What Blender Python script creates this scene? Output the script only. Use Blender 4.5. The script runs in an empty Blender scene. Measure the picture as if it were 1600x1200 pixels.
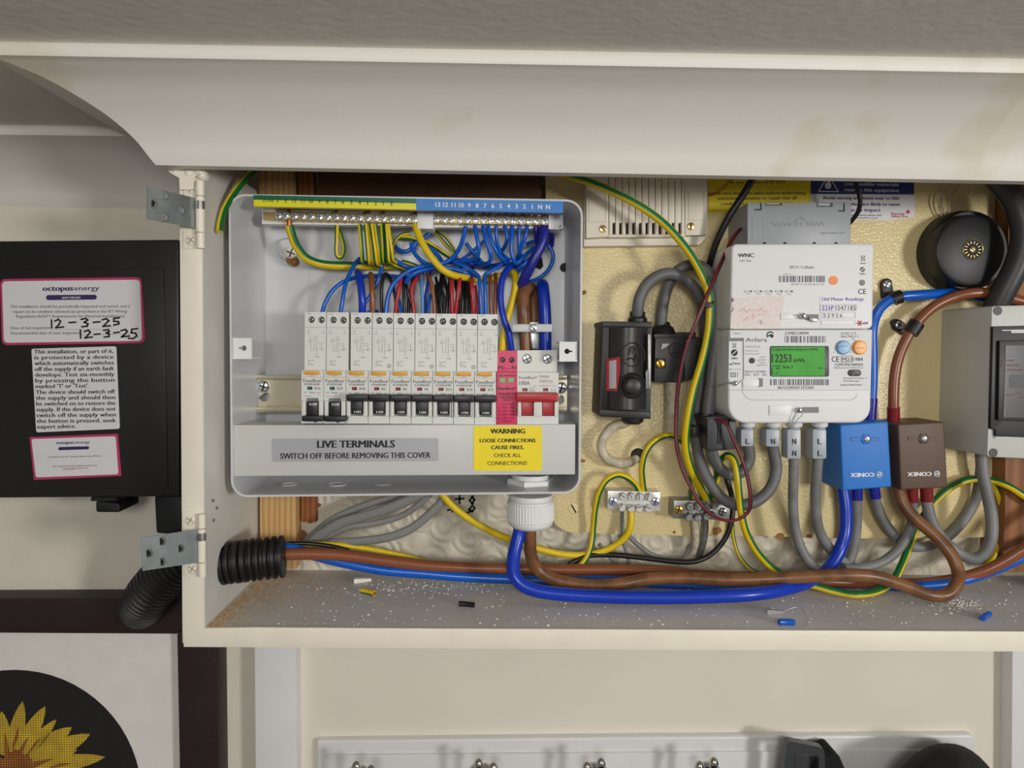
import bpy, bmesh, math, random
from mathutils import Vector, Matrix

# ------------------------------------------------------------------ camera
F = 1100.0                      # focal length in pixels of the 1600 x 1200 frame
CAMZ = 1.95
YAW, PITCH, ROLL = math.radians(2.2), math.radians(3.0), math.radians(0.5)
sc = bpy.context.scene
col = sc.collection
cam = bpy.data.objects.new('camera', bpy.data.cameras.new('camera'))
col.objects.link(cam)
RM = (Matrix.Rotation(-YAW, 3, 'Z') @ Matrix.Rotation(math.pi / 2 - PITCH, 3, 'X') @ Matrix.Rotation(ROLL, 3, 'Z'))
cam.matrix_world = Matrix.Translation((0, 0, CAMZ)) @ RM.to_4x4()
cam.data.sensor_width = 36.0
cam.data.lens = 36.0 * F / 1600.0
cam.data.clip_start = 0.01
sc.camera = cam
# ------------------------------------------------------------------ light
world = bpy.data.worlds.new('hall'); sc.world = world; world.use_nodes = True
bg = world.node_tree.nodes['Background']
bg.inputs[0].default_value = (1.0, 0.985, 0.96, 1); bg.inputs[1].default_value = 0.21
ld = bpy.data.lights.new('hall_lamp', 'AREA'); ld.shape = 'DISK'; ld.size = 0.24; ld.energy = 11.6; ld.color = (1.0, 0.985, 0.96)
lo = bpy.data.objects.new('hall_lamp', ld); col.objects.link(lo)
lo.location = (1.12, -0.76, CAMZ + 0.0)
lo.rotation_euler = (Vector((0.0, 0.6, CAMZ)) - lo.location).to_track_quat('-Z', 'Y').to_euler()
l2 = bpy.data.lights.new('ceiling_lamp', 'AREA'); l2.shape = 'DISK'; l2.size = 0.30; l2.energy = 6.0; l2.color = (1.0, 0.985, 0.96)
l2o = bpy.data.objects.new('ceiling_lamp', l2); col.objects.link(l2o)
l2o.location = (-0.02, -0.56, CAMZ + 0.145)
l2o.rotation_euler = (Vector((0.1, 0.6, CAMZ - 0.15)) - l2o.location).to_track_quat('-Z', 'Y').to_euler()
sc.view_settings.view_transform = 'Standard'
sc.view_settings.look = 'None'
sc.view_settings.gamma = 1.0
sc.view_settings.use_curve_mapping = False
sc.view_settings.exposure = -0.1

# ------------------------------------------------------------------ helpers
def P(x, y, Y):
    d = RM @ Vector(((x - 800.0) / F, (600.0 - y) / F, -1.0))
    d = d * (Y / d.y)
    return Vector((d.x, d.y, d.z + CAMZ))

def PZ(x, y, z):
    d = RM @ Vector(((x - 800.0) / F, (600.0 - y) / F, -1.0))
    d = d * ((z - CAMZ) / d.z)
    return Vector((d.x, d.y, d.z + CAMZ))

def px2m(n, Y):
    return n * Y / F

def lin(c):
    return tuple(((v / 255.0) / 12.92 if v <= 10.3 else (((v / 255.0) + 0.055) / 1.055) ** 2.4) for v in c)

MATS = {}
def mat(name, rgb, rough=0.5, metal=0.0, var=0.04, vscale=40.0, bump=0.0, bscale=300.0, coat=0.0, rgb2=None, mix_lo=0.45, mix_hi=0.6, emit=0.0, trans=0.0, alpha=1.0):
    m = bpy.data.materials.new(name); m.use_nodes = True
    nt = m.node_tree; b = nt.nodes['Principled BSDF']
    c = lin(rgb)
    tc = nt.nodes.new('ShaderNodeTexCoord')
    nz = nt.nodes.new('ShaderNodeTexNoise'); nz.inputs['Scale'].default_value = vscale; nz.inputs['Detail'].default_value = 4
    nt.links.new(tc.outputs['Object'], nz.inputs['Vector'])
    rp = nt.nodes.new('ShaderNodeValToRGB')
    if rgb2:
        d = lin(rgb2)
        rp.color_ramp.elements[0].position = mix_lo; rp.color_ramp.elements[1].position = mix_hi
        rp.color_ramp.elements[0].color = (*c, 1); rp.color_ramp.elements[1].color = (*d, 1)
    else:
        rp.color_ramp.elements[0].position = 0.3; rp.color_ramp.elements[1].position = 0.7
        rp.color_ramp.elements[0].color = tuple(max(0, v * (1 - var)) for v in c) + (1,)
        rp.color_ramp.elements[1].color = tuple(min(1, v * (1 + var)) for v in c) + (1,)
    nt.links.new(nz.outputs['Fac'], rp.inputs['Fac'])
    nt.links.new(rp.outputs['Color'], b.inputs['Base Color'])
    b.inputs['Roughness'].default_value = rough
    b.inputs['Metallic'].default_value = metal
    b.inputs['Coat Weight'].default_value = coat
    if trans: b.inputs['Transmission Weight'].default_value = trans
    if alpha < 1: b.inputs['Alpha'].default_value = alpha
    if emit:
        b.inputs['Emission Color'].default_value = (*c, 1); b.inputs['Emission Strength'].default_value = emit
    if bump:
        n2 = nt.nodes.new('ShaderNodeTexNoise'); n2.inputs['Scale'].default_value = bscale; n2.inputs['Detail'].default_value = 3
        nt.links.new(tc.outputs['Object'], n2.inputs['Vector'])
        bp = nt.nodes.new('ShaderNodeBump'); bp.inputs['Strength'].default_value = bump; bp.inputs['Distance'].default_value = 0.001
        nt.links.new(n2.outputs['Fac'], bp.inputs['Height'])
        nt.links.new(bp.outputs['Normal'], b.inputs['Normal'])
    MATS[name] = m
    return m

def stripe_mat(name, ca, cb, lo_, hi_, rough=0.4):
    """two-colour insulation: colour b where the round-the-wire coordinate lies between lo_ and hi_"""
    m = bpy.data.materials.new(name); m.use_nodes = True
    nt = m.node_tree; b = nt.nodes['Principled BSDF']
    uv = nt.nodes.new('ShaderNodeUVMap'); sp = nt.nodes.new('ShaderNodeSeparateXYZ')
    nt.links.new(uv.outputs['UV'], sp.inputs[0])
    fr = nt.nodes.new('ShaderNodeMath'); fr.operation = 'FRACT'; nt.links.new(sp.outputs['X'], fr.inputs[0])
    rp = nt.nodes.new('ShaderNodeValToRGB'); rp.color_ramp.interpolation = 'CONSTANT'
    e = rp.color_ramp.elements
    e[0].position = 0; e[0].color = (*lin(ca), 1)
    e[1].position = lo_; e[1].color = (*lin(cb), 1)
    k = rp.color_ramp.elements.new(hi_); k.color = (*lin(ca), 1)
    nt.links.new(fr.outputs[0], rp.inputs['Fac']); nt.links.new(rp.outputs['Color'], b.inputs['Base Color'])
    b.inputs['Roughness'].default_value = rough
    MATS[name] = m
    return m

def band_mat(name, ca, cb, scale, thr, rough=0.4):
    """insulation with short printed or pen marks along its length"""
    m = bpy.data.materials.new(name); m.use_nodes = True
    nt = m.node_tree; b = nt.nodes['Principled BSDF']
    uv = nt.nodes.new('ShaderNodeUVMap'); nz = nt.nodes.new('ShaderNodeTexNoise')
    mp = nt.nodes.new('ShaderNodeMapping'); mp.inputs['Scale'].default_value = (2.0, scale, 1)
    nt.links.new(uv.outputs['UV'], mp.inputs['Vector']); nt.links.new(mp.outputs['Vector'], nz.inputs['Vector'])
    nz.inputs['Scale'].default_value = 1.0
    rp = nt.nodes.new('ShaderNodeValToRGB'); rp.color_ramp.elements[0].position = thr; rp.color_ramp.elements[1].position = thr + 0.02
    rp.color_ramp.elements[0].color = (*lin(ca), 1); rp.color_ramp.elements[1].color = (*lin(cb), 1)
    nt.links.new(nz.outputs['Fac'], rp.inputs['Fac']); nt.links.new(rp.outputs['Color'], b.inputs['Base Color'])
    b.inputs['Roughness'].default_value = rough
    MATS[name] = m
    return m

ORG = {}
def tags(o, label=None, cat=None, group=None, kind=None):
    if label: o['label'] = label
    if cat: o['category'] = cat
    if group: o['group'] = group
    if kind: o['kind'] = kind

def thing(name, label, cat, at, group=None, kind=None):
    o = bpy.data.objects.new(name, None); o.empty_display_size = 0.02
    col.objects.link(o); o.location = at; ORG[o.name] = Vector(at)
    tags(o, label, cat, group, kind)
    return o

# text outlines ------------------------------------------------------------
_fc = bpy.data.curves.new('font_tool', 'FONT'); _fc.resolution_u = 2
_fo = bpy.data.objects.new('font_tool', _fc)
_tc = {}
def glyphs(s, bold=0.0):
    k = (s, bold)
    if k not in _tc:
        _fc.body = s; _fc.offset = bold
        me = _fo.to_mesh()
        vs = [(v.co.x, v.co.y) for v in me.vertices]
        fs = [tuple(p.vertices) for p in me.polygons]
        _fo.to_mesh_clear()
        _tc[k] = (vs, fs)
    return _tc[k]

def rr(x0, y0, x1, y1, r, n=5):
    """rounded rectangle outline, clockwise on screen from top left"""
    out = []
    for cx, cy, a0 in ((x0 + r, y0 + r, 180), (x1 - r, y0 + r, 270), (x1 - r, y1 - r, 0), (x0 + r, y1 - r, 90)):
        for i in range(n + 1):
            a = math.radians(a0 + 90.0 * i / n)
            out.append((cx + r * math.cos(a), cy + r * math.sin(a)))
    return out

def rq(q, r, n=5):
    """rounded quad: q = tl, tr, br, bl in pixels"""
    (ax, ay), (bx, by), (cx, cy), (dx, dy) = q
    w = ((bx - ax) + (cx - dx)) / 2; h = ((dy - ay) + (cy - by)) / 2
    out = []
    for (x, y) in rr(0, 0, w, h, r, n):
        u, v = x / w, y / h
        out.append(((ax * (1 - u) + bx * u) * (1 - v) + (dx * (1 - u) + cx * u) * v,
                    (ay * (1 - u) + by * u) * (1 - v) + (dy * (1 - u) + cy * u) * v))
    return out

def circ(cx, cy, r, n=20, ry=None):
    ry = ry or r
    return [(cx + r * math.cos(2 * math.pi * i / n), cy + ry * math.sin(2 * math.pi * i / n)) for i in range(n)]

def catmull(pts, seg):
    out = []
    n = len(pts)
    for i in range(n - 1):
        p0 = pts[max(i - 1, 0)]; p1 = pts[i]; p2 = pts[i + 1]; p3 = pts[min(i + 2, n - 1)]
        for k in range(seg):
            t = k / seg
            out.append(0.5 * ((2 * p1) + (p2 - p0) * t + (2 * p0 - 5 * p1 + 4 * p2 - p3) * t * t + (3 * p1 - p0 - 3 * p2 + p3) * t ** 3))
    out.append(pts[-1].copy())
    return out

class G:
    def __init__(s):
        s.v = []; s.f = []; s.m = []; s.uv = []
    def add(s, vs, fs, m=0, uvs=None):
        b = len(s.v); s.v += [Vector(v) for v in vs]
        for i, f in enumerate(fs):
            s.f.append(tuple(j + b for j in f)); s.m.append(m)
            s.uv.append(uvs[i] if uvs else None)
        return s
    def from_bm(s, bm, m=0):
        bm.verts.index_update()
        return s.add([v.co.copy() for v in bm.verts], [tuple(v.index for v in f.verts) for f in bm.faces], m)
    def prism(s, pts, Yf, Yb, bev=0.0, m=0, seg=2, back=None, sides=True):
        """outline in pixels at depth Yf, extruded straight back to Yb"""
        bm = bmesh.new()
        fr = [bm.verts.new(P(p[0], p[1], p[2] if len(p) > 2 else Yf)) for p in pts]
        bk = []
        for i, v in enumerate(fr):
            c = v.co.copy(); c.y = Yb
            bk.append(bm.verts.new(c))
        n = len(fr)
        ff = bm.faces.new(fr)
        bm.faces.new(list(reversed(bk)))
        for i in range(n):
            j = (i + 1) % n
            bm.faces.new((fr[j], fr[i], bk[i], bk[j]))
        bmesh.ops.recalc_face_normals(bm, faces=bm.faces[:])
        if bev:
            es = set(ff.edges)
            if n <= 8 and sides:
                for i in range(n):
                    for e in fr[i].link_edges:
                        if e.other_vert(fr[i]) is bk[i]: es.add(e)
            bmesh.ops.bevel(bm, geom=list(es), offset=bev, segments=seg, profile=0.6, affect='EDGES', clamp_overlap=True)
        s.from_bm(bm, m); bm.free()
        return s
    def box(s, x0, y0, x1, y1, Yf, Yb, bev=0.0, m=0):
        return s.prism([(x0, y0), (x1, y0), (x1, y1), (x0, y1)], Yf, Yb, bev, m)
    def plate(s, outer, holes, Yf, Yb, m=0):
        """flat plate with real holes: outlines in pixels at depth Yf"""
        cu = bpy.data.curves.new('t', 'CURVE'); cu.dimensions = '2D'; cu.fill_mode = 'BOTH'; cu.extrude = (Yb - Yf) / 2
        for o in [outer] + list(holes):
            sp = cu.splines.new('POLY'); sp.points.add(len(o) - 1); sp.use_cyclic_u = True
            for i, q in enumerate(o):
                w = P(q[0], q[1], Yf); sp.points[i].co = (w.x, w.z - CAMZ, 0, 1)
        ob = bpy.data.objects.new('t', cu); me = ob.to_mesh()
        ym = (Yf + Yb) / 2
        s.add([(v.co.x, ym - v.co.z, v.co.y + CAMZ) for v in me.vertices], [tuple(p.vertices) for p in me.polygons], m)
        ob.to_mesh_clear(); bpy.data.objects.remove(ob); bpy.data.curves.remove(cu)
        return s
    def flat(s, pts, Y, m=0):
        vs = [P(p[0], p[1], Y) for p in pts]
        return s.add(vs, [tuple(reversed(range(len(vs))))], m)
    def text(s, t, x0, y0, x1, y1, h, Y, m=0, bold=0.0):
        if bold > -1.0:                       # weight of the lettering: outlines laid side by side
            w = (max(bold, 0.0) * 1.9 + 0.02) * abs(h)
            for k in (-w, w): s.text(t, x0 + k, y0, x1 + k, y1, h, Y + (0.00005 if k < 0 else 0.0001), m, -2.0)
        vs, fs = glyphs(t, 0.0)
        if not vs: return s
        a = min(v[0] for v in vs); b = max(v[0] for v in vs)
        o = P(x0, y0, Y); ux = (P(x1, y1, Y) - o) / max(b - a, 1e-6); uy = (P(x0, y0 - h, Y) - o) / 0.69
        return s.add([o + ux * (v[0] - a) + uy * v[1] for v in vs], fs, m)
    def ctext(s, t, cx, y, h, Y, m=0, bold=0.0, asp=0.68):
        gv = glyphs(t)[0]
        w = (max(v[0] for v in gv) - min(v[0] for v in gv)) * h / 0.69 * 0.95
        return s.text(t, cx - w / 2, y, cx + w / 2, y, h, Y, m, bold)
    def line(s, pts, w, Y, m=0, closed=False):
        if closed: pts = list(pts) + [pts[0]]
        for (ax, ay), (bx, by) in zip(pts, pts[1:]):
            dx, dy = bx - ax, by - ay; L = math.hypot(dx, dy) or 1e-6
            dx, dy = dx / L * w / 2, dy / L * w / 2
            q = [(ax - dx - dy, ay - dy + dx), (bx + dx - dy, by + dy + dx), (bx + dx + dy, by + dy - dx), (ax - dx + dy, ay - dy - dx)]
            s.add([P(x, y, Y) for x, y in q], [(0, 1, 2, 3)], m)
        return s
    def tube(s, pts, d, m=0, sides=10, seg=7, phase=0.0, phase1=None, rfun=None, cap=True, world=False, flat=1.0):
        cs = [Vector(p) if world else P(*p) for p in pts]
        Ym = sum(c.y for c in cs) / len(cs)
        r0 = d if world else px2m(d, Ym) / 2
        path = catmull(cs, seg) if len(cs) > 2 else cs
        n = len(path); prev = None; arc = 0.0; vs = []; vv = []
        for i, c in enumerate(path):
            t = (path[min(i + 1, n - 1)] - path[max(i - 1, 0)])
            t = t.normalized() if t.length > 1e-9 else Vector((1, 0, 0))
            if i: arc += (c - path[i - 1]).length
            nn = Vector((0, -1, 0)) - t * t.dot(Vector((0, -1, 0)))
            if nn.length < 0.3 and prev is not None: nn = prev - t * t.dot(prev)
            elif nn.length < 1e-3: nn = Vector((0, 0, 1)) - t * t.z
            nn.normalize(); prev = nn; bb = t.cross(nn)
            r = rfun(arc, i / (n - 1)) if rfun else r0
            for k in range(sides):
                a = 2 * math.pi * k / sides
                vs.append(c + nn * (r * flat * math.cos(a)) + bb * (r * math.sin(a)))
            vv.append(arc)
        fs = []; uvs = []
        for i in range(n - 1):
            for k in range(sides):
                k2 = (k + 1) % sides
                fs.append((i * sides + k, (i + 1) * sides + k, (i + 1) * sides + k2, i * sides + k2))
                ph = phase if phase1 is None else phase + (phase1 - phase) * i / (n - 1)
                u0, u1 = k / sides + ph + 2, (k + 1) / sides + ph + 2
                uvs.append(((u0, vv[i]), (u0, vv[i + 1]), (u1, vv[i + 1]), (u1, vv[i])))
        if cap:
            fs.append(tuple(range(sides))); uvs.append(None)
            fs.append(tuple(reversed(range((n - 1) * sides, n * sides)))); uvs.append(None)
        return s.add(vs, fs, m, uvs)
    def lathe(s, cx, cy, Yr, prof, n=24, m=0, a0=0.0):
        """turned about the depth axis: prof = (radius in pixels at Yr, depth)"""
        c = P(cx, cy, Yr); k = Yr / F; vs = []; fs = []
        for r, Y in prof:
            for i in range(n):
                a = 2 * math.pi * i / n + a0
                vs.append((c.x + r * k * math.cos(a), Y, c.z + r * k * math.sin(a)))
        for j in range(len(prof) - 1):
            for i in range(n):
                i2 = (i + 1) % n
                fs.append((j * n + i, j * n + i2, (j + 1) * n + i2, (j + 1) * n + i))
        fs.append(tuple(reversed(range(n)))); fs.append(tuple(range((len(prof) - 1) * n, len(prof) * n)))
        return s.add(vs, fs, m)
    def vlathe(s, cx, Y, prof, n=32, m=0, knurl=0.0, a0=0.0):
        """turned about a vertical axis: prof = (radius px, screen y)"""
        vs = []; fs = []
        for r, y in prof:
            c = P(cx, y, Y)
            for i in range(n):
                a = 2 * math.pi * i / n + a0
                q = r * Y / F * (1 - (knurl if i % 2 else 0))
                vs.append((c.x + q * math.cos(a), Y + q * math.sin(a), c.z))
        for j in range(len(prof) - 1):
            for i in range(n):
                i2 = (i + 1) % n
                fs.append((j * n + i, (j + 1) * n + i, (j + 1) * n + i2, j * n + i2))
        fs.append(tuple(range(n))); fs.append(tuple(reversed(range((len(prof) - 1) * n, len(prof) * n))))
        return s.add(vs, fs, m)
    def screw(s, x, y, Y, r, kind='cross', ang=20.0, mh=0, md=1, h=0.0015):
        s.lathe(x, y, Y, [(r, Y + 0.001), (r, Y - h * 0.35), (r * 0.85, Y - h * 0.8), (r * 0.45, Y - h)], 16, mh)
        a = math.radians(ang); ys = Y - h - 0.0001; c, n = math.cos(a) * r * 0.68, math.sin(a) * r * 0.68
        s.line([(x - c, y - n), (x + c, y + n)], r * 0.26, ys, md)
        if kind == 'cross': s.line([(x - n, y + c), (x + n, y - c)], r * 0.26, ys - 0.00003, md)
        return s
    def obj(s, name, mats, parent=None, label=None, cat=None, group=None, kind=None, smooth=True, ang=38):
        if not isinstance(mats, (list, tuple)): mats = [mats]
        if parent is not None: org = ORG[parent.name]
        else:
            lo_ = [min(v[i] for v in s.v) for i in range(3)]; hi_ = [max(v[i] for v in s.v) for i in range(3)]
            org = Vector(((lo_[0] + hi_[0]) / 2, (lo_[1] + hi_[1]) / 2, lo_[2]))
        me = bpy.data.meshes.new(name)
        me.from_pydata([tuple(v - org) for v in s.v], [], s.f)
        for mm in mats: me.materials.append(MATS[mm] if isinstance(mm, str) else mm)
        me.polygons.foreach_set('material_index', s.m)
        if any(u for u in s.uv):
            ul = me.uv_layers.new(name='UVMap'); k = 0
            for i, f in enumerate(s.f):
                u = s.uv[i]
                for j in range(len(f)):
                    ul.data[k].uv = u[j] if u else (0, 0); k += 1
        if smooth:
            me.polygons.foreach_set('use_smooth', [True] * len(s.f))
            me.set_sharp_from_angle(angle=math.radians(ang))
        me.update()
        o = bpy.data.objects.new(name, me); col.objects.link(o)
        if parent is not None: o.parent = parent
        else: o.location = org
        ORG[o.name] = org
        tags(o, label, cat, group, kind)
        return o
# ------------------------------------------------------------------ materials
mat('wall_paint', (228, 221, 204), 0.55, bump=0.15, bscale=120)
mat('ceiling_paint', (222, 218, 210), 0.7, bump=0.5, bscale=140, var=0.03)
mat('cornice_paint', (233, 229, 220), 0.5, bump=0.12, bscale=160, var=0.02, rgb2=(226, 219, 200), mix_lo=0.62, mix_hi=0.68, vscale=9)
mat('cream_gloss', (238, 231, 212), 0.38, bump=0.15, bscale=200, var=0.03)
mat('panel_white', (224, 222, 215), 0.45, bump=0.08, bscale=150, var=0.03)
mat('shelf_grey', (210, 207, 204), 0.6, bump=0.2, bscale=160, var=0.10, vscale=14)
mat('panel_cream', (230, 223, 206), 0.55, var=0.03, vscale=8)
mat('trim_white', (226, 226, 224), 0.35, var=0.02)
mat('board_cream', (230, 211, 158), 0.2, bump=0.8, bscale=420, var=0.05, vscale=12)
mat('pine', (206, 163, 104), 0.55, var=0.14, vscale=18)
mat('red_wood', (150, 92, 46), 0.6, var=0.2, vscale=25)
mat('dark_wood', (92, 60, 34), 0.6, var=0.25, vscale=30, bump=0.2)
mat('chipboard', (150, 104, 60), 0.9, var=0.3, vscale=300)
mat('galvanised', (172, 180, 180), 0.32, 0.85, var=0.12, vscale=120)
mat('steel', (214, 216, 218), 0.3, 0.8, var=0.1, vscale=200)
mat('dull_steel', (150, 150, 146), 0.38, 0.85, var=0.25, vscale=160)
mat('chrome', (200, 198, 190), 0.08, 1.0)
mat('rail_steel', (200, 190, 165), 0.3, 0.7, var=0.06)
mat('brass', (205, 178, 120), 0.3, 0.8, var=0.1, vscale=150)
mat('gold_screw', (205, 160, 62), 0.3, 0.7, var=0.15, vscale=300)
mat('copper', (196, 116, 70), 0.3, 0.9)
mat('tray_grey', (206, 207, 208), 0.27, var=0.02)
mat('cover_grey', (205, 205, 200), 0.4, var=0.015)
mat('module_white', (220, 221, 214), 0.42, var=0.01)
mat('clip_white', (232, 232, 228), 0.4, var=0.01)
mat('natural_nylon', (222, 224, 224), 0.35, var=0.02, trans=0.25)
mat('toggle_black', (24, 24, 25), 0.4, var=0.05)
mat('toggle_red', (176, 34, 40), 0.35, var=0.04)
mat('test_yellow', (226, 160, 24), 0.4)
mat('flag_green', (20, 112, 100), 0.4)
mat('flag_red', (150, 40, 44), 0.4)
mat('flag_light_green', (116, 190, 110), 0.4)
mat('spd_pink', (214, 50, 98), 0.42, var=0.02)
mat('ink', (28, 28, 30), 0.6)
mat('ink_grey', (104, 106, 108), 0.6)
mat('ink_light', (150, 151, 149), 0.6)
mat('ink_white', (236, 236, 236), 0.5)
mat('ink_blue', (40, 44, 120), 0.6)
mat('ink_violet', (96, 92, 180), 0.6)
mat('ink_red', (196, 60, 70), 0.6)
mat('ink_purple', (52, 40, 92), 0.6)
mat('faded_red', (226, 150, 150), 0.6)
mat('hole_dark', (14, 14, 14), 0.7)
mat('sticker_grey', (174, 174, 175), 0.4, 0.1, var=0.02)
mat('sticker_yellow', (246, 222, 6), 0.45, var=0.01)
mat('sticker_white', (222, 220, 222), 0.4, var=0.01)
mat('sticker_pinkish', (226, 212, 206), 0.5, rgb2=(230, 222, 216), vscale=400)
mat('sticker_pink', (186, 56, 104), 0.4, var=0.02)
mat('strip_green', (0, 100, 70), 0.35)
mat('strip_yellow', (232, 222, 10), 0.35)
mat('strip_blue', (32, 122, 200), 0.35)
mat('notice_yellow', (232, 208, 8), 0.4)
mat('notice_blue', (30, 48, 120), 0.4)
mat('orange_dot', (244, 138, 52), 0.45)
mat('meter_white', (230, 230, 228), 0.5, var=0.008)
mat('meter_label', (226, 227, 228), 0.6, var=0.008)
mat('meter_grey', (150, 154, 157), 0.4, var=0.02)
mat('meter_slot', (120, 122, 122), 0.5)
mat('moulded_grey', (138, 142, 145), 0.45)
mat('lcd_green', (80, 170, 70), 0.7, var=0.12, vscale=60)
mat('zinc', (216, 214, 208), 0.35, 0.35, var=0.05, vscale=200)
mat('button_blue', (112, 164, 204), 0.35)
mat('button_orange', (240, 158, 52), 0.35)
mat('black_plastic', (22, 22, 23), 0.46, var=0.1)
mat('black_box', (26, 25, 25), 0.38, var=0.04)
mat('bakelite', (46, 46, 46), 0.42, var=0.15, vscale=60)
mat('charcoal', (54, 54, 56), 0.45, var=0.08)
mat('conex_blue', (28, 118, 206), 0.5, var=0.02)
mat('conex_brown', (90, 66, 48), 0.5, var=0.03)
mat('blue', (8, 92, 196), 0.28, var=0.05)
mat('deep_blue', (8, 54, 178), 0.3, var=0.08)
mat('purple_blue', (32, 38, 140), 0.34, var=0.06)
mat('light_blue', (80, 140, 196), 0.34)
mat('brown', (136, 78, 48), 0.3, var=0.06)
mat('tail_brown', (132, 88, 52), 0.36, rgb2=(104, 68, 42), vscale=60)
mat('sleeve_blue', (34, 36, 140), 0.2)
mat('sleeve_red', (126, 34, 36), 0.2)
mat('black_wire', (22, 22, 22), 0.34)
mat('dark_red', (112, 18, 34), 0.3)
mat('cable_grey', (128, 129, 128), 0.5, rgb2=(112, 113, 112), vscale=40)
mat('cable_dark', (108, 108, 108), 0.5, rgb2=(98, 98, 98), vscale=40)
mat('twin_grey', (132, 132, 128), 0.5, var=0.05)
mat('lead_cream', (206, 194, 168), 0.4, rgb2=(178, 170, 150), vscale=160, bump=0.3, bscale=300)
mat('sleeve_grey', (166, 172, 178), 0.35, var=0.02)
mat('box_grey', (196, 196, 190), 0.4, var=0.02)
mat('smoked', (46, 48, 50), 0.12, var=0.03, coat=0.5)
mat('smoked_inner', (54, 54, 53), 0.25, var=0.05)
mat('frame_brown', (40, 26, 22), 0.5, var=0.15, vscale=40, bump=0.2, bscale=200)
mat('mount_white', (232, 229, 221), 0.7)
mat('stitch_black', (28, 27, 26), 0.9, bump=0.4, bscale=900)
mat('fabric_black', (16, 16, 17), 0.9, var=0.2, bump=0.3, bscale=500)
mat('buckle_grey', (92, 96, 100), 0.3, 0.6)
mat('sawdust', (186, 152, 104), 0.95, var=0.3, vscale=400)
mat('plaster', (236, 230, 218), 0.9, var=0.08, vscale=300)
mat('clear_plastic', (210, 212, 208), 0.15, trans=0.6)
mat('bus_red', (120, 30, 34), 0.4)
mat('vent_white', (226, 217, 198), 0.45, var=0.02)
mat('stitch_grey', (70, 66, 62), 0.6)
mat('screw_slot', (84, 90, 98), 0.5)
mat('painted_slot', (168, 156, 130), 0.5)
mat('window_red', (96, 44, 44), 0.5)
stripe_mat('gy_r', (228, 196, 14), (20, 104, 46), 0.02, 0.42)     # green on the right-hand side of travel
stripe_mat('gy_l', (228, 196, 14), (20, 104, 46), 0.58, 0.98)     # green on the left-hand side
stripe_mat('gy_c', (228, 196, 14), (20, 118, 66), 0.30, 0.70)     # green at the back
stripe_mat('gy_f', (228, 196, 14), (20, 118, 66), 0.25, 0.75)
stripe_mat('gy_front', (20, 118, 66), (228, 196, 14), 0.085, 0.915) # green stripe in front
band_mat('red_marked', (178, 36, 44), (24, 20, 20), 160.0, 0.60)
band_mat('brown_marked', (150, 86, 50), (24, 20, 20), 160.0, 0.60)

def stitch_mat(name, c1, c2, c3):
    m = bpy.data.materials.new(name); m.use_nodes = True; nt = m.node_tree; b = nt.nodes['Principled BSDF']
    tc = nt.nodes.new('ShaderNodeTexCoord'); nz = nt.nodes.new('ShaderNodeTexNoise'); nz.inputs['Scale'].default_value = 70
    mp = nt.nodes.new('ShaderNodeMapping'); mp.inputs['Rotation'].default_value = (0, 0.785, 0)
    nt.links.new(tc.outputs['Object'], nz.inputs['Vector']); nt.links.new(tc.outputs['Object'], mp.inputs['Vector'])
    ck = nt.nodes.new('ShaderNodeTexChecker'); ck.inputs['Scale'].default_value = 620; nt.links.new(mp.outputs['Vector'], ck.inputs['Vector'])
    rp = nt.nodes.new('ShaderNodeValToRGB'); rp.color_ramp.elements[0].position = 0.38; rp.color_ramp.elements[1].position = 0.62
    rp.color_ramp.elements[0].color = (*lin(c1), 1); rp.color_ramp.elements[1].color = (*lin(c2), 1)
    nt.links.new(nz.outputs['Fac'], rp.inputs['Fac']); nt.links.new(rp.outputs['Color'], ck.inputs['Color1']); ck.inputs['Color2'].default_value = (*lin(c3), 1)
    nt.links.new(ck.outputs['Color'], b.inputs['Base Color']); b.inputs['Roughness'].default_value = 0.9
    MATS[name] = m
stitch_mat('petal', (232, 200, 50), (196, 168, 50), (150, 118, 40))
stitch_mat('petal_base', (164, 96, 40), (190, 130, 50), (96, 52, 26))

def grain_mat(name, c1, c2, scale):
    m = bpy.data.materials.new(name); m.use_nodes = True; nt = m.node_tree; b = nt.nodes['Principled BSDF']
    tc = nt.nodes.new('ShaderNodeTexCoord'); mp = nt.nodes.new('ShaderNodeMapping'); mp.inputs['Scale'].default_value = (scale, scale, scale * 0.12)
    nt.links.new(tc.outputs['Object'], mp.inputs['Vector'])
    wv = nt.nodes.new('ShaderNodeTexWave'); wv.wave_type = 'BANDS'; wv.bands_direction = 'X'; wv.inputs['Scale'].default_value = 1.0; wv.inputs['Distortion'].default_value = 5.0; wv.inputs['Detail'].default_value = 3
    nt.links.new(mp.outputs['Vector'], wv.inputs['Vector'])
    rp = nt.nodes.new('ShaderNodeValToRGB'); rp.color_ramp.elements[0].color = (*lin(c1), 1); rp.color_ramp.elements[1].color = (*lin(c2), 1)
    nt.links.new(wv.outputs['Fac'], rp.inputs['Fac']); nt.links.new(rp.outputs['Color'], b.inputs['Base Color']); b.inputs['Roughness'].default_value = 0.6
    MATS[name] = m
grain_mat('pine', (214, 174, 116), (192, 146, 90), 60)
grain_mat('red_wood', (158, 98, 48), (128, 74, 36), 60)
grain_mat('post_wood', (156, 102, 56), (128, 80, 42), 26)

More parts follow.
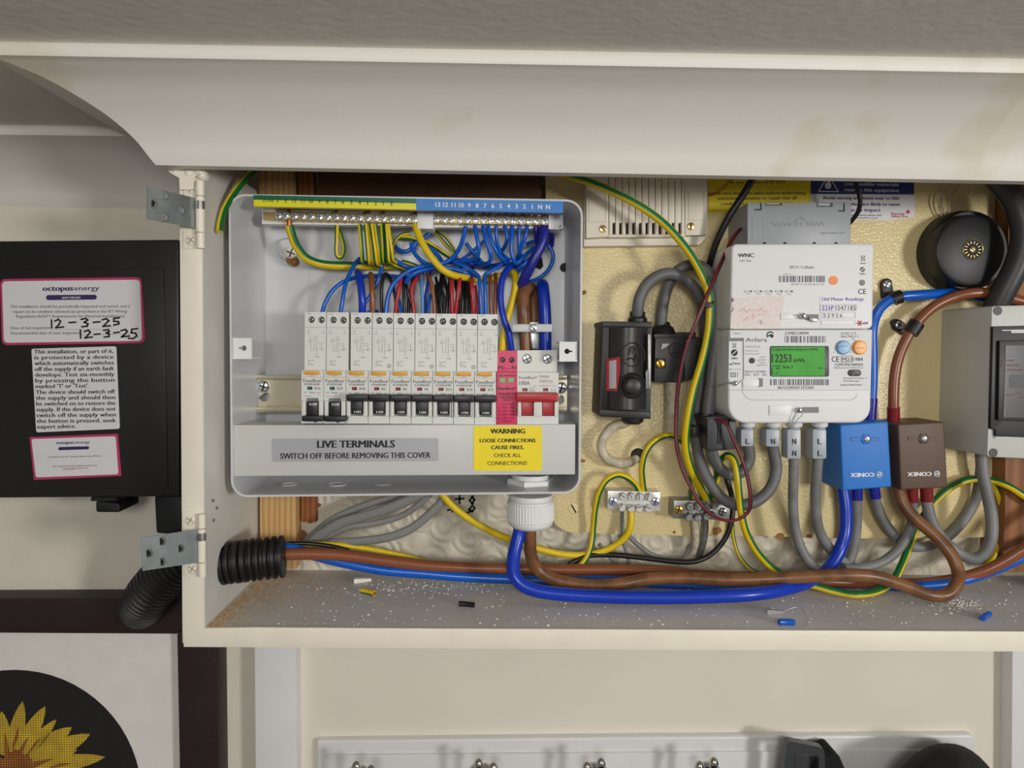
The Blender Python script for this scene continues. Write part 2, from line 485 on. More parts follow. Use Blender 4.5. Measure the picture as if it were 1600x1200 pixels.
def relief_wall():
    m = bpy.data.materials.new('wallpaper'); m.use_nodes = True; nt = m.node_tree; b = nt.nodes['Principled BSDF']
    tc = nt.nodes.new('ShaderNodeTexCoord')
    nz = nt.nodes.new('ShaderNodeTexNoise'); nz.inputs['Scale'].default_value = 26; nt.links.new(tc.outputs['Object'], nz.inputs['Vector'])
    vo = nt.nodes.new('ShaderNodeTexVoronoi'); vo.inputs['Scale'].default_value = 42; nt.links.new(tc.outputs['Object'], vo.inputs['Vector'])
    sn = nt.nodes.new('ShaderNodeMath'); sn.operation = 'MULTIPLY'; sn.inputs[1].default_value = 22; nt.links.new(vo.outputs['Distance'], sn.inputs[0])
    s2 = nt.nodes.new('ShaderNodeMath'); s2.operation = 'SINE'; nt.links.new(sn.outputs[0], s2.inputs[0])
    bp = nt.nodes.new('ShaderNodeBump'); bp.inputs['Strength'].default_value = 0.5; bp.inputs['Distance'].default_value = 0.0012
    nt.links.new(s2.outputs[0], bp.inputs['Height']); nt.links.new(bp.outputs['Normal'], b.inputs['Normal'])
    rp = nt.nodes.new('ShaderNodeValToRGB')
    rp.color_ramp.elements[0].color = (*lin((196, 186, 164)), 1); rp.color_ramp.elements[1].color = (*lin((226, 218, 198)), 1)
    nt.links.new(nz.outputs['Fac'], rp.inputs['Fac']); nt.links.new(rp.outputs['Color'], b.inputs['Base Color'])
    b.inputs['Roughness'].default_value = 0.45
    MATS['wallpaper'] = m
relief_wall()

# ------------------------------------------------------------------ the setting
YW, YB, YC, YE = 0.66, 0.645, 0.52, 0.50
def quadw(g, a, b, c, d, m=0): g.add([a, b, c, d], [(0, 1, 2, 3)], m)
zcL = P(5, 65, 0.435).z; zcR = P(1600, 91, 0.435).z
xcL = P(5, 65, 0.435).x; xcR = P(1600, 91, 0.435).x
def zlin(zl, zr, x): return zl + (zr - zl) * (x - xcL) / (xcR - xcL)
X0, X1 = -1.6, 2.0
g = G(); quadw(g, (X0, YW, 0), (X1, YW, 0), (X1, YW, 2.3), (X0, YW, 2.3)); g.obj('wall_back', 'wall_paint', kind='structure')
g = G(); quadw(g, (X0, YW + 0.1, zlin(zcL, zcR, X0)), (X1, YW + 0.1, zlin(zcL, zcR, X1)), (X1, -0.6, zlin(zcL, zcR, X1)), (X0, -0.6, zlin(zcL, zcR, X0)))
g.obj('ceiling', 'ceiling_paint', kind='structure')
g = G(); quadw(g, (X0, -3.2, 0), (X1, -3.2, 0), (X1, YW, 0), (X0, YW, 0)); g.obj('floor', 'dark_wood', kind='structure')
# cornice: cove that runs along the wall, steps round the cupboard and goes on along its front
zbL = P(300, 259, YE).z; zbR = P(1600, 283, YE).z
xbL = P(300, 259, YE).x; xbR = P(1600, 283, YE).x
def zb(x): return zbL + (zbR - zbL) * (x - xbL) / (xbR - xbL)
XC = P(243, 252, YE).x
PR = 0.066
prof = [(-0.010, 1.0), (-0.010, 0.0), (0.0, 0.0)]
_k = [Vector(q) for q in ((0.0, 0.0), (0.0035, 0.10), (0.0094, 0.27), (0.0202, 0.47), (0.0341, 0.64), (0.0471, 0.755), (0.0630, 0.835))]
prof += [(v.x, v.y) for v in catmull(_k, 4)][1:]
prof += [(PR, 0.84), (PR + 0.0008, 0.87), (PR + 0.0009, 0.93), (PR, 0.97), (PR - 0.002, 1.0)]
vs = []; fs = []
stations = [(X0, YW, 0, 1), (XC, YW, 1, 1), (XC, YE, 1, 1), (0.35, YE, 0, 1), (X1, YE, 0, 1)]
for (sx, sy, ox, oy) in stations:
    for (o, h) in prof:
        if ox and o < 0: x, y = sx - o, sy - o
        else: x, y = sx - o * ox, sy - o * oy
        z0 = zb(sx); z1 = zlin(zcL, zcR, sx)
        vs.append((x, y, z0 + (z1 - z0) * h))
n = len(prof)
base = list(vs); vs = []                      # every straight run keeps its own vertices, so the mitres stay crisp
for s_ in range(len(stations) - 1):
    vs += base[s_ * n:(s_ + 2) * n]
    for i in range(n - 1):
        fs.append((2 * s_ * n + i, 2 * s_ * n + i + 1, (2 * s_ + 1) * n + i + 1, (2 * s_ + 1) * n + i))
G().add(vs, fs).obj('trim_1', 'cornice_paint', kind='structure', ang=50)
# recess under the shelf
g = G(); g.prism([(455, 1000), (1600, 1000), (1600, 2500), (455, 2500)], YW - 0.006, YW - 0.0005); g.obj('wall_recess', 'panel_cream', kind='structure')
g = G(); g.prism([(397, 1005), (463, 1005), (475, 2500), (409, 2500)], YW - 0.022, YW - 0.0005, 0.002); g.obj('trim_2', 'trim_white', kind='structure')
g = G(); g.prism([(1582, 1005), (1720, 1005), (1720, 2500), (1572, 2500)], YW - 0.022, YW - 0.0005, 0.002); g.obj('trim_3', 'trim_white', kind='structure')

# ------------------------------------------------------------------ the cupboard
cup = thing('meter_cupboard', 'open cream painted meter cupboard with its door taken off its hinges', 'cupboard', P(800, 1012, 0.59))
g = G(); g.prism([(281, 240), (316, 240), (317, 420), (320, 985), (320, 1005), (285, 1005)], YC + 0.0012, YW - 0.0005)
g.obj('side_panel', 'panel_white', cup)
xr_ = 0.553; zt_ = zb(xr_) + 0.04; zq_ = P(1943, 1005, YC).z
g = G(); g.add([(xr_, YC, zq_), (xr_ + .017, YC, zq_), (xr_ + .017, YC, zt_), (xr_, YC, zt_), (xr_, YW - .0005, zq_), (xr_ + .017, YW - .0005, zq_), (xr_ + .017, YW - .0005, zt_), (xr_, YW - .0005, zt_)], [(0, 1, 2, 3), (4, 7, 6, 5), (0, 3, 7, 4), (1, 5, 6, 2), (3, 2, 6, 7), (0, 4, 5, 1)])
g.obj('side_panel', 'panel_white', cup)
g = G(); g.prism([(280, 262), (313, 262), (315, 420), (318, 982), (285, 986)], YC, YC + 0.0015, 0.0004); g.obj('side_edge', 'cream_gloss', cup, label='cream painted front edge of the side panel')
g = G(); g.prism([(287, 981), (1964, 989), (1964, 1018), (287, 1010)], YC + 0.0012, YW - 0.0004); g.obj('shelf', 'shelf_grey', cup, label='grey painted shelf board')
g = G(); g.prism([(285, 982), (400, 980.5), (600, 982), (1965, 989), (1965, 1020), (900, 1015), (287, 1011)], YC - 0.0003, YC + 0.0014, 0.0004)
g.obj('shelf_edge', 'cream_gloss', cup, label='cream painted front edge of the shelf')
# lumps of old paint where the cornice meets the side panel
random.seed(4)
g = G()
for i in range(16):
    x = random.uniform(252, 318); y = 258 + (x - 250) * 0.12 + random.uniform(-2, 10); r = random.uniform(4, 9)
    g.lathe(x, y, YC - 0.004, [(r, YC + 0.002), (r * 0.95, YC - 0.001), (r * 0.8, YC - 0.003), (r * 0.5, YC - 0.0045), (r * 0.15, YC - 0.005)], 10)
g.prism([(250, 254), (318, 258), (314, 268), (304, 276), (302, 296), (281, 296), (280, 278), (266, 270)], YC - 0.004, YC + 0.002)
g.obj('paint_lump', 'cream_gloss', cup, kind='stuff')
def hinge(leaf, holes, kx0, kx1, ky0, ky1, scr, label):
    # knuckle and painted fixed leaf
    h = G()
    xm = (kx0 + kx1) / 2
    h.tube([(xm, ky0, YC - 0.003), (xm + 0.5, (ky0 + ky1) / 2, YC - 0.003), (xm + 1, ky1, YC - 0.003)], kx1 - kx0, sides=12, seg=2)
    for sx, sy in scr: h.box(sx - 12, sy - 14, sx + 12, sy + 14, YC - 0.0012, YC + 0.001, 0.0004)
    for yy in (ky0 + (ky1 - ky0) * 0.22, ky0 + (ky1 - ky0) * 0.76):
        h.tube([(xm + .3, yy, YC - 0.003), (xm + .3, yy + 1.6, YC - 0.003)], kx1 - kx0 + 0.8, 1, sides=12)
    h.tube([(xm + .4, ky0 + (ky1 - ky0) * 0.3, YC - 0.0032), (xm + .5, ky0 + (ky1 - ky0) * 0.42, YC - 0.0032)], kx1 - kx0 + 0.3, 2, sides=12)
    ho = h.obj('hinge', ['cream_gloss', 'painted_slot', 'dull_steel'], cup, label=label)
    a = G()
    pts3 = [P(*q) for q in leaf]
    nrm = (pts3[1] - pts3[0]).cross(pts3[3] - pts3[0]).normalized() * 0.0007
    a.add(pts3 + [p + nrm for p in pts3], [(0, 1, 2, 3), (7, 6, 5, 4), (0, 4, 5, 1), (1, 5, 6, 2), (2, 6, 7, 3), (3, 7, 4, 0)])
    a.obj('hinge_leaf', 'galvanised', ho, label='bare galvanised hinge leaf swung outwards')
    for hx, hy, hY in holes:
        b = G(); b.lathe(hx, hy, hY, [(7.2, hY), (6.4, hY - 0.0009), (5.0, hY - 0.001)], 16, 0)
        b.lathe(hx, hy, hY, [(5.2, hY - 0.0008), (5.0, hY - 0.00112)], 14, 1)
        b.obj('screw_hole', ['dull_steel', 'hole_dark' if hY < 0.492 or ky0 > 500 else 'meter_slot'], ho)
    for sx, sy in scr:
        b = G(); b.screw(sx, sy, YC - 0.0013, 7.5, 'cross', 35, 0, 1, 0.0008); b.line(circ(sx, sy, 7.6, 14)[:10], 0.9, YC - 0.0014, 1); b.obj('screw', ['cream_gloss', 'painted_slot'], ho)
hinge([(231, 291, 0.485), (304, 309, 0.516), (305, 356, 0.516), (230, 342, 0.485)], [(256, 305.5, 0.4955), (238.5, 318.5, 0.4885), (255.5, 340, 0.4955), (282, 329, 0.5065)],
      306, 319, 283, 388, [(299, 295), (298, 375)], 'upper hinge with a bare galvanised leaf')
hinge([(221, 840, 0.488), (309, 827, 0.517), (311, 879, 0.517), (223, 892, 0.488)], [(252, 845.5, 0.498), (231.5, 864, 0.4912), (252, 877.5, 0.498), (280.5, 856.5, 0.5075)],
      309, 321, 803, 901, [(297, 813), (300, 889)], 'lower hinge with a bare galvanised leaf')
g = G()
for (px_, py_) in ((333, 782), (339, 794), (334, 813)):
    Yp = YC * (758 - 320) / (758 - px_); c = P(px_, py_, Yp)
    g.add([(c.x + 0.0004, c.y + 0.0014 * math.cos(a), c.z + 0.0014 * math.sin(a)) for a in [k * 0.785 for k in range(8)]], [tuple(range(8))])
g.obj('screw_hole', 'chipboard', cup, kind='stuff')
# inside the cupboard
xl = P(318, 600, YC).x
g = G(); quadw(g, (xl, YW - 0.0012, zb(0) - 0.36), (0.56, YW - 0.0012, zb(0) - 0.36), (0.56, YW - 0.0012, zb(0) + 0.1), (xl, YW - 0.0012, zb(0) + 0.1))
wcb = g.obj('wall_cupboard', 'wallpaper', kind='structure')
g = G(); ym_ = YW - 0.0016
for l_ in ([(712, 780), (724, 779)], [(718, 774), (718, 786)], [(738, 776), (741, 781), (738, 787), (734, 782), (738, 776)], [(700, 797), (712, 794)], [(706, 792), (707, 799)], [(738, 790), (742, 794), (738, 799), (733, 796), (738, 790)], [(736, 799), (728, 802)]):
    g.line(l_, 3.4, ym_)
g.obj('marker_writing', 'ink', wcb)
for (px_, py_, w_, h_) in ((486, 808, 16, 22), (497, 790, 10, 8), (474, 838, 12, 20)):
    g = G(); g.prism([(px_ - w_ / 2, py_ - h_ / 3), (px_, py_ - h_ / 2), (px_ + w_ / 2, py_ - h_ / 4), (px_ + w_ / 3, py_ + h_ / 3), (px_ - w_ / 4, py_ + h_ / 2)], YW - 0.0022, YW - 0.0008); g.obj('broken_plaster', 'chipboard', wcb)
g = G(); g.prism([(403.5, 255), (456, 255), (461, 600), (463, 889), (406, 892)], 0.640, YW - 0.0015, 0.001); g.obj('timber_batten', 'pine', label='pale new pine batten behind the left end of the fuse box', cat='timber')
g = G(); g.prism([(466, 255), (490, 255), (494, 816), (470, 816)], 0.651, YW - 0.0015, 0.0008); g.obj('timber_batten', 'red_wood', label='old reddish brown batten beside the pale pine one', cat='timber')
g = G(); g.prism([(496, 250), (848, 250), (848, 336), (496, 330)], 0.650, YW - 0.0015, 0.0008); g.obj('timber_board', 'dark_wood', label='brown board above the fuse box, coloured darker for the shade under the cornice', cat='timber')  # brown wood, its colour darkened to carry the shade behind the cornice
g = G(); g.prism([(1577, 250), (1722, 250), (1722, 894), (1566, 894), (1570, 800)], 0.628, YW - 0.0015, 0.001); g.obj('timber_post', 'post_wood', label='dark brown timber post at the right behind the grey switch box', cat='timber')
bo = G(); bo.prism([(852, 250), (1572, 250), (1570, 839), (1500, 841), (1350, 842), (1282, 841), (1180, 838), (1090, 838), (1000, 836), (940, 835), (915, 832), (896, 834), (880, 829), (867, 820), (860, 804), (856, 780)], YB, YW - 0.0015, 0.0012)
bdo = bo.obj('meter_backboard', 'board_cream', label='cream gloss painted backboard carrying the meter and cut-outs', cat='board')
g = G()
g.screw(896.5, 795, YB - 0.0002, 9, 'slot', 60, 0, 1, 0.0006); g.obj('screw', ['board_cream', 'ink'], bdo)
for (x, y, r) in [(912, 457, 5), (911, 720, 4), (1054, 832, 3), (1220, 838, 8), (1265, 838, 5), (1120, 830, 9)]:
    g = G(); random.seed(int(x))
    pts = [(x + r * random.uniform(0.6, 1.2) * math.cos(a), y + r * random.uniform(0.5, 1.0) * math.sin(a)) for a in [i * 0.785 for i in range(8)]]
    g.prism(pts, YB - 0.0003, YB + 0.001); g.obj('paint_chip', 'chipboard', bdo)
# ------------------------------------------------------------------ consumer unit
cu = thing('consumer_unit', 'open light grey fuse box with its lid off and a row of breakers', 'fuse box', P(634, 775, 0.595))
YR, YK = 0.555, 0.626
def tray():
    g = G()
    q = [(357, 303), (911, 312), (907, 771), (361, 777)]
    def inset(d): return [(357 + d, 303 + d), (911 - d, 312 + d), (907 - d, 771 - d), (361 + d, 777 - d)]
    lo_ = [P(x, y, YR) for x, y in rq(q, 26, 7)]; li = [P(x, y, YR) for x, y in rq(inset(3.2), 23, 7)]
    n = len(lo_)
    ring = [lo_, li]
    ob = [Vector((v.x, YK + 0.004, v.z)) for v in lo_]
    c = sum(li, Vector()) / n
    i1 = [Vector((c.x + (v.x - c.x) * 0.992, YR + 0.03, c.z + (v.z - c.z) * 0.992)) for v in li]
    i2 = [Vector((c.x + (v.x - c.x) * 0.980, YK - 0.003, c.z + (v.z - c.z) * 0.976)) for v in li]
    i3 = [Vector((c.x + (v.x - c.x) * 0.966, YK, c.z + (v.z - c.z) * 0.960)) for v in li]
    loops = [ob, lo_, li, i1, i2, i3]
    vs = [v for L in loops for v in L]; fs = []
    for j in range(len(loops) - 1):
        for i in range(n):
            i2_ = (i + 1) % n
            fs.append((j * n + i, j * n + i2_, (j + 1) * n + i2_, (j + 1) * n + i))
    fs.append(tuple(range(5 * n, 6 * n))); fs.append(tuple(reversed(range(n))))
    g.add(vs, fs)
    # moulded ribs on the back
    g.box(402, 330, 406, 745, YK - 0.004, YK + 0.001)
    g.box(483, 420, 484, 560, YK - 0.0006, YK + 0.001)
    return g.obj('base_tray', 'tray_grey', cu, ang=30)
tr = tray()
zf = P(640, 766, YR + 0.01).z
for cx, cy, r in [(452, 757, 12), (527, 757, 14), (599, 756, 14), (664, 754, 18), (741, 752, 27)]:
    g = G(); c = PZ(cx, cy, zf); k = c.y / F * r
    g.tube([(c.x + k * math.cos(a), c.y + k * math.sin(a), zf + 0.0002) for a in [i * math.pi / 10 for i in range(21)]], 0.0004, sides=5, seg=1, world=True, cap=False)
    g.obj('knockout', 'tray_grey', tr)
g = G(); g.lathe(453, 391, YK, [(19, YK), (17, YK - 0.006), (14, YK - 0.010), (9, YK - 0.010)], 24); g.obj('screw_boss', 'tray_grey', tr)
g = G(); g.lathe(454.5, 406, 0.613, [(8.2, 0.622), (8.2, 0.6145), (6, 0.614)], 16); g.obj('screw_plug', 'chipboard', tr)
g = G(); g.screw(454.5, 395, 0.6135, 8.8, 'cross', 20, 0, 1); g.obj('screw', ['cream_gloss', 'stitch_grey'], tr)
g = G(); g.lathe(882, 418, YK - 0.001, [(7, YK), (7, YK - 0.0016)], 16); g.obj('knockout_hole', 'hole_dark', tr)
g = G(); g.prism([(836, 400), (842, 396), (847, 404), (849, 416), (844, 421), (837, 418)], YK - 0.0012, YK); g.obj('cable_hole', 'hole_dark', tr)
for q, hx, hy, d in [((362.5, 528, 393, 561), 381, 544, 1), ((874, 534, 902, 565), 886, 549, -1)]:
    x0, y0, x1, y1 = q
    g = G(); g.plate([(x0, y0), (x1, y0), (x1, y1), (x0, y1)], [circ(hx, hy, 4.2, 12)], 0.5585, 0.5615)
    g.box(x0, y0, x1, y0 + 2.5, 0.5572, 0.580); g.box(x0, y1 - 2.5, x1, y1, 0.5572, 0.580); g.box(hx - 6, hy - 6, hx + 6, hy + 6, 0.5613, 0.563, 0, 1)
    g.box(hx - 8 if d > 0 else hx, hy - 1.2, hx if d > 0 else hx + 8, hy + 1.2, 0.5582, 0.5586, 0, 1)
    g.obj('cover_clip', ['clip_white', 'meter_slot' if d > 0 else 'hole_dark'], cu)
# DIN rail
g = G()
g.plate([(396, 592), (886, 592), (886, 640), (396, 640)], [[(404, 622), (409, 617), (416, 613), (421, 615), (421, 622), (417, 627), (410, 627)], [(872, 622), (877, 617), (881, 620), (881, 628), (876, 632), (871, 630)]], 0.612, 0.6135)
g.box(393, 586, 886, 593, 0.6045, 0.6065, 0.0005); g.box(394, 636, 886, 645, 0.6045, 0.6065, 0.0005)
g.box(396, 591, 886, 593, 0.605, 0.613); g.box(396, 637, 886, 639, 0.605, 0.613)
rail = g.obj('din_rail', 'rail_steel', cu)
for x, y in [(411.5, 604), (877, 606)]:
    g = G(); g.screw(x, y, 0.6118, 9, 'cross', 15, 0, 1, 0.003); g.obj('screw', ['steel', 'hole_dark'], rail)
# terminal bars and their printed strips
def zof(x, xa, ya, xb, yb): return ya + (yb - ya) * (x - xa) / (xb - xa)
def strip(x0, x1, t0, t1, b0, b1, m): return [(x0, t0), (x1, t1), (x1, b1), (x0, b0)]
YL = 0.5535
g = G(); g.prism(strip(396, 650, 304.8, 310.4, 312, 318, 0), YL, YL + 0.006, 0, 0); g.prism(strip(396.5, 650, 312, 318, 322.2, 327.6, 0), YL, YL + 0.006, 0, 1)
es = g.obj('earth_strip', ['strip_green', 'strip_yellow'], cu, label='green and yellow numbered strip over the earth bar')
g = G()
for t, x in [('E', 434.5), ('E', 447), ('12', 460), ('11', 473), ('10', 486), ('9', 499), ('8', 511.5), ('7', 524), ('6', 536), ('5', 549), ('4', 562), ('3', 574), ('2', 587), ('1', 599), ('E', 612.5)]:
    g.ctext(t, x, 315.6 + (x - 434) * 0.031, 6, YL - 0.0002)
g.text('ZONE', 410, 315.2, 428, 315.6, 4.5, YL - 0.0002); g.obj('lettering', 'ink', es)
g = G(); g.prism([(650, 310.4), (880, 314.5), (880, 332.8), (650, 327.8)], YL, YL + 0.006); ns = g.obj('neutral_strip', 'strip_blue', cu, label='blue numbered strip over the neutral bar')
g = G()
for i, t in enumerate(['13', '12', '11', '10', '9', '8', '7', '6', '5', '4', '3', '2', '1', 'N', 'N']):
    x = 684 + i * 12.3
    g.ctext(t, x, 323.2 + i * 0.27, 7, YL - 0.0002, bold=0.01)
g.obj('lettering', 'ink_white', ns)
def bar(xs, ya, yb, x0, x1, name, label):
    g = G(); g.prism([(x0, ya - 6), (x1, yb - 6), (x1, yb + 6), (x0, ya + 6)], 0.583, 0.590, 0.0004)
    for x in xs:
        y = zof(x, xs[0], ya, xs[-1], yb); g.lathe(x, y, 0.583, [(7.4, 0.590), (7.4, 0.5826), (6.4, 0.5822)], 12)
    b = g.obj(name, 'brass', cu, label=label)
    for i, x in enumerate(xs):
        y = zof(x, xs[0], ya, xs[-1], yb)
        s_ = G(); s_.screw(x, y, 0.582, 5.6, 'cross', (i * 37) % 90, 0, 1, 0.0012); s_.obj('terminal_screw', ['steel', 'screw_slot'], b)
    return b
ex = [435, 446, 460, 473, 486, 499.5, 512, 525, 537, 549.5, 562, 575, 587, 599.5, 612, 624, 636, 648]
nx = [682, 695, 706.5, 719, 731, 743, 755.5, 767.5, 779.5, 791, 803, 815, 827, 839, 851]
bar(ex, 337, 342.4, 411, 653, 'earth_bar', 'brass earth terminal bar')
bar(nx, 342.4, 345.2, 676, 858, 'neutral_bar', 'brass neutral terminal bar')
g = G(); g.prism([(409, 326), (655, 331), (655, 353), (409, 350)], 0.590, 0.600, 0.0005); g.prism([(652, 332), (677, 333), (677, 358), (652, 357)], 0.581, 0.600, 0.0008)
g.prism([(676, 333), (880, 336), (880, 358), (676, 355)], 0.590, 0.600, 0.0005); g.prism([(857, 336), (874, 336.5), (874, 341), (877, 342), (877, 352), (874, 353), (874, 359), (857, 358)], 0.581, 0.600, 0.0006)
g.prism([(412, 322), (430, 322.5), (430, 331), (412, 330.5)], 0.580, 0.595, 0.0006)
g.obj('bar_holder', 'clip_white', cu)
g = G()
for x in [451, 525, 573, 576, 599, 648, 731, 737, 755, 765, 779, 791, 803, 815, 818, 827, 838, 851]:
    y = 330 + (x - 450) * 0.016
    for k in (-1.6, 0.2, 2.0): g.tube([(x + k, y - 3, 0.588), (x + k, y + 2, 0.587)], 1.7, sides=6)
g.obj('copper_ends', 'copper', cu, kind='stuff')
# cable clamp over the main tails
g = G(); g.prism([(800, 506), (863, 506), (863, 519), (800, 519)], 0.576, 0.579, 0.0012)
cl = g.obj('cable_clamp', 'natural_nylon', cu, label='milky nylon strap holding the main tails')
g = G(); g.screw(833, 512.5, 0.5758, 6.3, 'slot', 40, 0, 1, 0.002); g.obj('screw', ['steel', 'hole_dark'], cl)
g = G(); g.box(824, 503, 842, 545, 0.59, 0.60, 0.0005); g.obj('clamp_bracket', 'galvanised', cl)
# lower cover
g = G(); g.prism([(362, 664), (630, 664.5), (899.5, 663), (899, 741.5), (366, 744)], 0.5585, 0.5625, 0.0006); 
g.prism([(362, 664), (899.5, 663), (899.2, 668), (362, 669)], 0.5600, 0.585)
g.obj('terminal_cover', 'cover_grey', cu, label='flat grey strip cover under the breakers')
g = G(); g.prism(rq([(425, 685.5), (685, 684.5), (685, 720.5), (425, 721.5)], 4), 0.5580, 0.5585)
st = g.obj('warning_label', 'sticker_grey', label='silver grey LIVE TERMINALS label on the fuse box cover strip', cat='sticker')
g = G(); g.text('LIVE TERMINALS', 496, 699.7, 616.5, 699, 11.2, 0.5578, bold=0.028); g.text('SWITCH OFF BEFORE REMOVING THIS COVER', 438, 717, 672.5, 715.3, 8.8, 0.5578, bold=0.014); g.obj('lettering', 'ink', st)
g = G(); g.prism(rr(740, 665.5, 846.5, 735.5, 4), 0.5580, 0.5585)
st = g.obj('warning_label', 'sticker_yellow', label='yellow WARNING loose connections label below the red main switch', cat='sticker')
g = G()
for t, a, b, y, h, bo_ in [('WARNING', 766.5, 820, 677.5, 7.6, 0.03), ('LOOSE CONNECTIONS', 749.8, 836.5, 691.2, 5.8, 0.026), ('CAUSE FIRES.', 767.5, 818.5, 702, 5.8, 0.026), ('CHECK ALL', 771.8, 814, 714.5, 6.0, 0.0), ('CONNECTIONS!', 761.5, 823.5, 726.8, 6.0, 0.0)]:
    g.text(t, a, y, b, y - 0.2, h, 0.5578, bold=bo_)
g.obj('lettering', 'ink', st)

# ------------------------------------------------------------------ breakers
LB = [470.7, 505.8, 540.6, 575.3, 608.8, 642.5, 676, 708.5, 741.3, 775.3]
UA = [476, 510.3, 548, 582, 615, 648.7, 681.5, 714, 746.5]
UZ = [510, 545.3, 581.7, 614.7, 648.4, 681.2, 713.7, 746.2, 778]
RATE = ['B16', 'B32', 'B40', 'B6', 'B6', 'B6', 'B32', 'B20', 'B32']
ORD = ['first', 'second', 'third', 'fourth', 'fifth', 'sixth', 'seventh', 'eighth', 'ninth']
YT, YF = 0.576, 0.562
def breaker(i):
    a, b = LB[i] + 0.35, LB[i + 1] - 0.35; w = b - a
    ua, ub = UA[i] + 0.3, UZ[i] - 0.3
    yt = 487.5 + (ua - 476) * 0.0132; yb = yt + 92.5
    y0 = 579 + (a - 470) * 0.0085; y1 = 661.5 + (a - 470) * 0.005
    off = i < 2
    dy = (a - 470) * 0.003
    t = thing('circuit_breaker', '%s breaker from the left, marked %s, black toggle %s' % (ORD[i], RATE[i], 'down and off' if off else 'up and on'), 'breaker', P((a + b) / 2, y1, 0.585), group='row of breakers in the fuse box')
    g = G()
    hs = [(ua + 10.2, yt + 12), (ua + 25.8, yt + 12.3)]
    g.plate([(ua, yt), (ub, yt), (ub - 0.6, yb), (ua - 0.6, yb)], [circ(x, y, 5.3, 16) for x, y in hs], YT, YT + 0.008)
    g.box(ua, yt, ub, yb, YT + 0.0079, 0.606)
    g.plate([(a, y0), (b, y0), (b, y1), (a, y1)], [[(a + 7.4, y0 + 43), (a + 26, y0 + 43), (a + 26, y0 + 70), (a + 7.4, y0 + 70)]], YF, YF + 0.006)
    g.box(a, y0, b, y1, YF + 0.0059, 0.606)
    for fx0, fx1 in ((a + 0.8, a + 6.3), (a + 26.8, b - 0.8)):
        g.prism(rr(fx0, y0 + 47, fx1, y0 + 71.5, 2.4, 3), YF - 0.006, YF + 0.001, 0.0006)
    g.line([(ua + 0.3, yt + 24), (ub - 0.3, yt + 24.2)], 0.5, YT - 0.00012, 1); g.line([(a + 0.3, y0 + 10), (b - 0.3, y0 + 10)], 0.4, YF - 0.00012, 1)
    g.obj('body', ['module_white', 'ink_light'], t)
    for k, (x, y) in enumerate(hs):
        s_ = G(); s_.screw(x, y, YT + 0.0062, 4.9, 'cross', 20 + 31 * i + 17 * k, 0, 1, 0.0016); s_.obj('terminal_screw', ['dull_steel', 'hole_dark'], t)
    s_ = G(); s_.box(a + 4.6, y0 + 0.8, a + 27.4, y0 + 6.6, YF - 0.0022, YF + 0.001, 0.0005); s_.obj('test_button', 'test_yellow', t)
    s_ = G(); s_.box(a + 9, y0 + 25, a + 16.8, y0 + 30, YF - 0.0004, YF + 0.001, 0.0001); s_.box(a + 13.5, y0 + 25.5, a + 16.2, y0 + 29.5, YF - 0.00055, YF, 0, 1); s_.obj('indicator', ['flag_green' if off else 'flag_red', 'toggle_black'], t)
    s_ = G()
    if off:
        s_.prism([(a + 8, y0 + 48.5), (a + 25.6, y0 + 48.5), (a + 25.4, y0 + 71), (a + 8, y0 + 71)], YF - 0.0045, YF + 0.005, 0.0006)
        s_.prism(rr(a, y0 + 71, b - 0.3, y0 + 79.5, 2, 3), YF - 0.013, YF - 0.002, 0.001)
        s_.box(a + 19.5, y0 + 79, a + 22, y0 + 81.3, YF - 0.010, YF - 0.003)
    else:
        s_.prism(rr(a - 0.2, y0 + 37, b, y0 + 47.3, 2, 3), YF - 0.013, YF - 0.002, 0.001)
        s_.prism([(a + 7.8, y0 + 47), (a + 25.4, y0 + 47), (a + 25.4, y0 + 67.5), (a + 8, y0 + 67.5)], YF - 0.0045, YF + 0.005, 0.0006)
        for k in range(3): s_.line([(a + 8.4, y0 + 51 + 3 * k), (a + 25, y0 + 51 + 3 * k)], 0.5, YF - 0.0047, 1)
    s_.obj('toggle', ['toggle_black', 'charcoal'], t)
    if off:
        s_ = G(); s_.box(a + 8, y0 + 43.3, a + 25.6, y0 + 48.2, YF + 0.001, YF + 0.005); s_.obj('toggle_recess', 'meter_slot', t)
    L = G(); yl = YF - 0.0002
    L.text('FuseBox', a + 2.6, y0 + 18.2, a + 30.6, y0 + 18.4, 5.2, yl, 0, 0.006); L.text('*', a + 30.9, y0 + 17.2, a + 32.3, y0 + 17.2, 4.2, yl, 0)
    L.text('RTA09%s30B' % ('06' if RATE[i] == 'B6' else RATE[i][1:]), a + 5, y0 + 23, a + 28, y0 + 23.1, 3.4, yl, 1)
    L.text(RATE[i], a + 20.8, y0 + 29.6, a + (29.6 if len(RATE[i]) > 2 else 26.5), y0 + 29.6, 4.0, yl, 1)
    L.text('6kA', a + 3.2, y0 + 35, a + 9, y0 + 35, 2.0, yl, 2); L.text('30mA', a + 12, y0 + 35.4, a + 21, y0 + 35.4, 2.4, yl, 1); L.text('Type A', a + 24, y0 + 35, a + 31, y0 + 35, 1.8, yl, 2)
    L.text('TEST', a + 12.5, y0 + 9.2, a + 20, y0 + 9.2, 1.7, yl, 2)
    if off:
        L.text('A009 8088 2022', a + 3.5, y0 + 40.4, a + 17, y0 + 40.4, 1.3, yl, 2); L.text('T1', a + 25, y0 + 38.6, a + 28, y0 + 38.6, 1.8, yl, 2)
        L.text('O-OFF', a + 12, y0 + 54.5, a + 24.4, y0 + 54.7, 3.8, YF - 0.0048, 3, 0.01)
    else: L.text('I-ON', a + 12.4, y0 + 65.7, a + 22.5, y0 + 65.8, 3.6, YF - 0.0048, 3, 0.01)
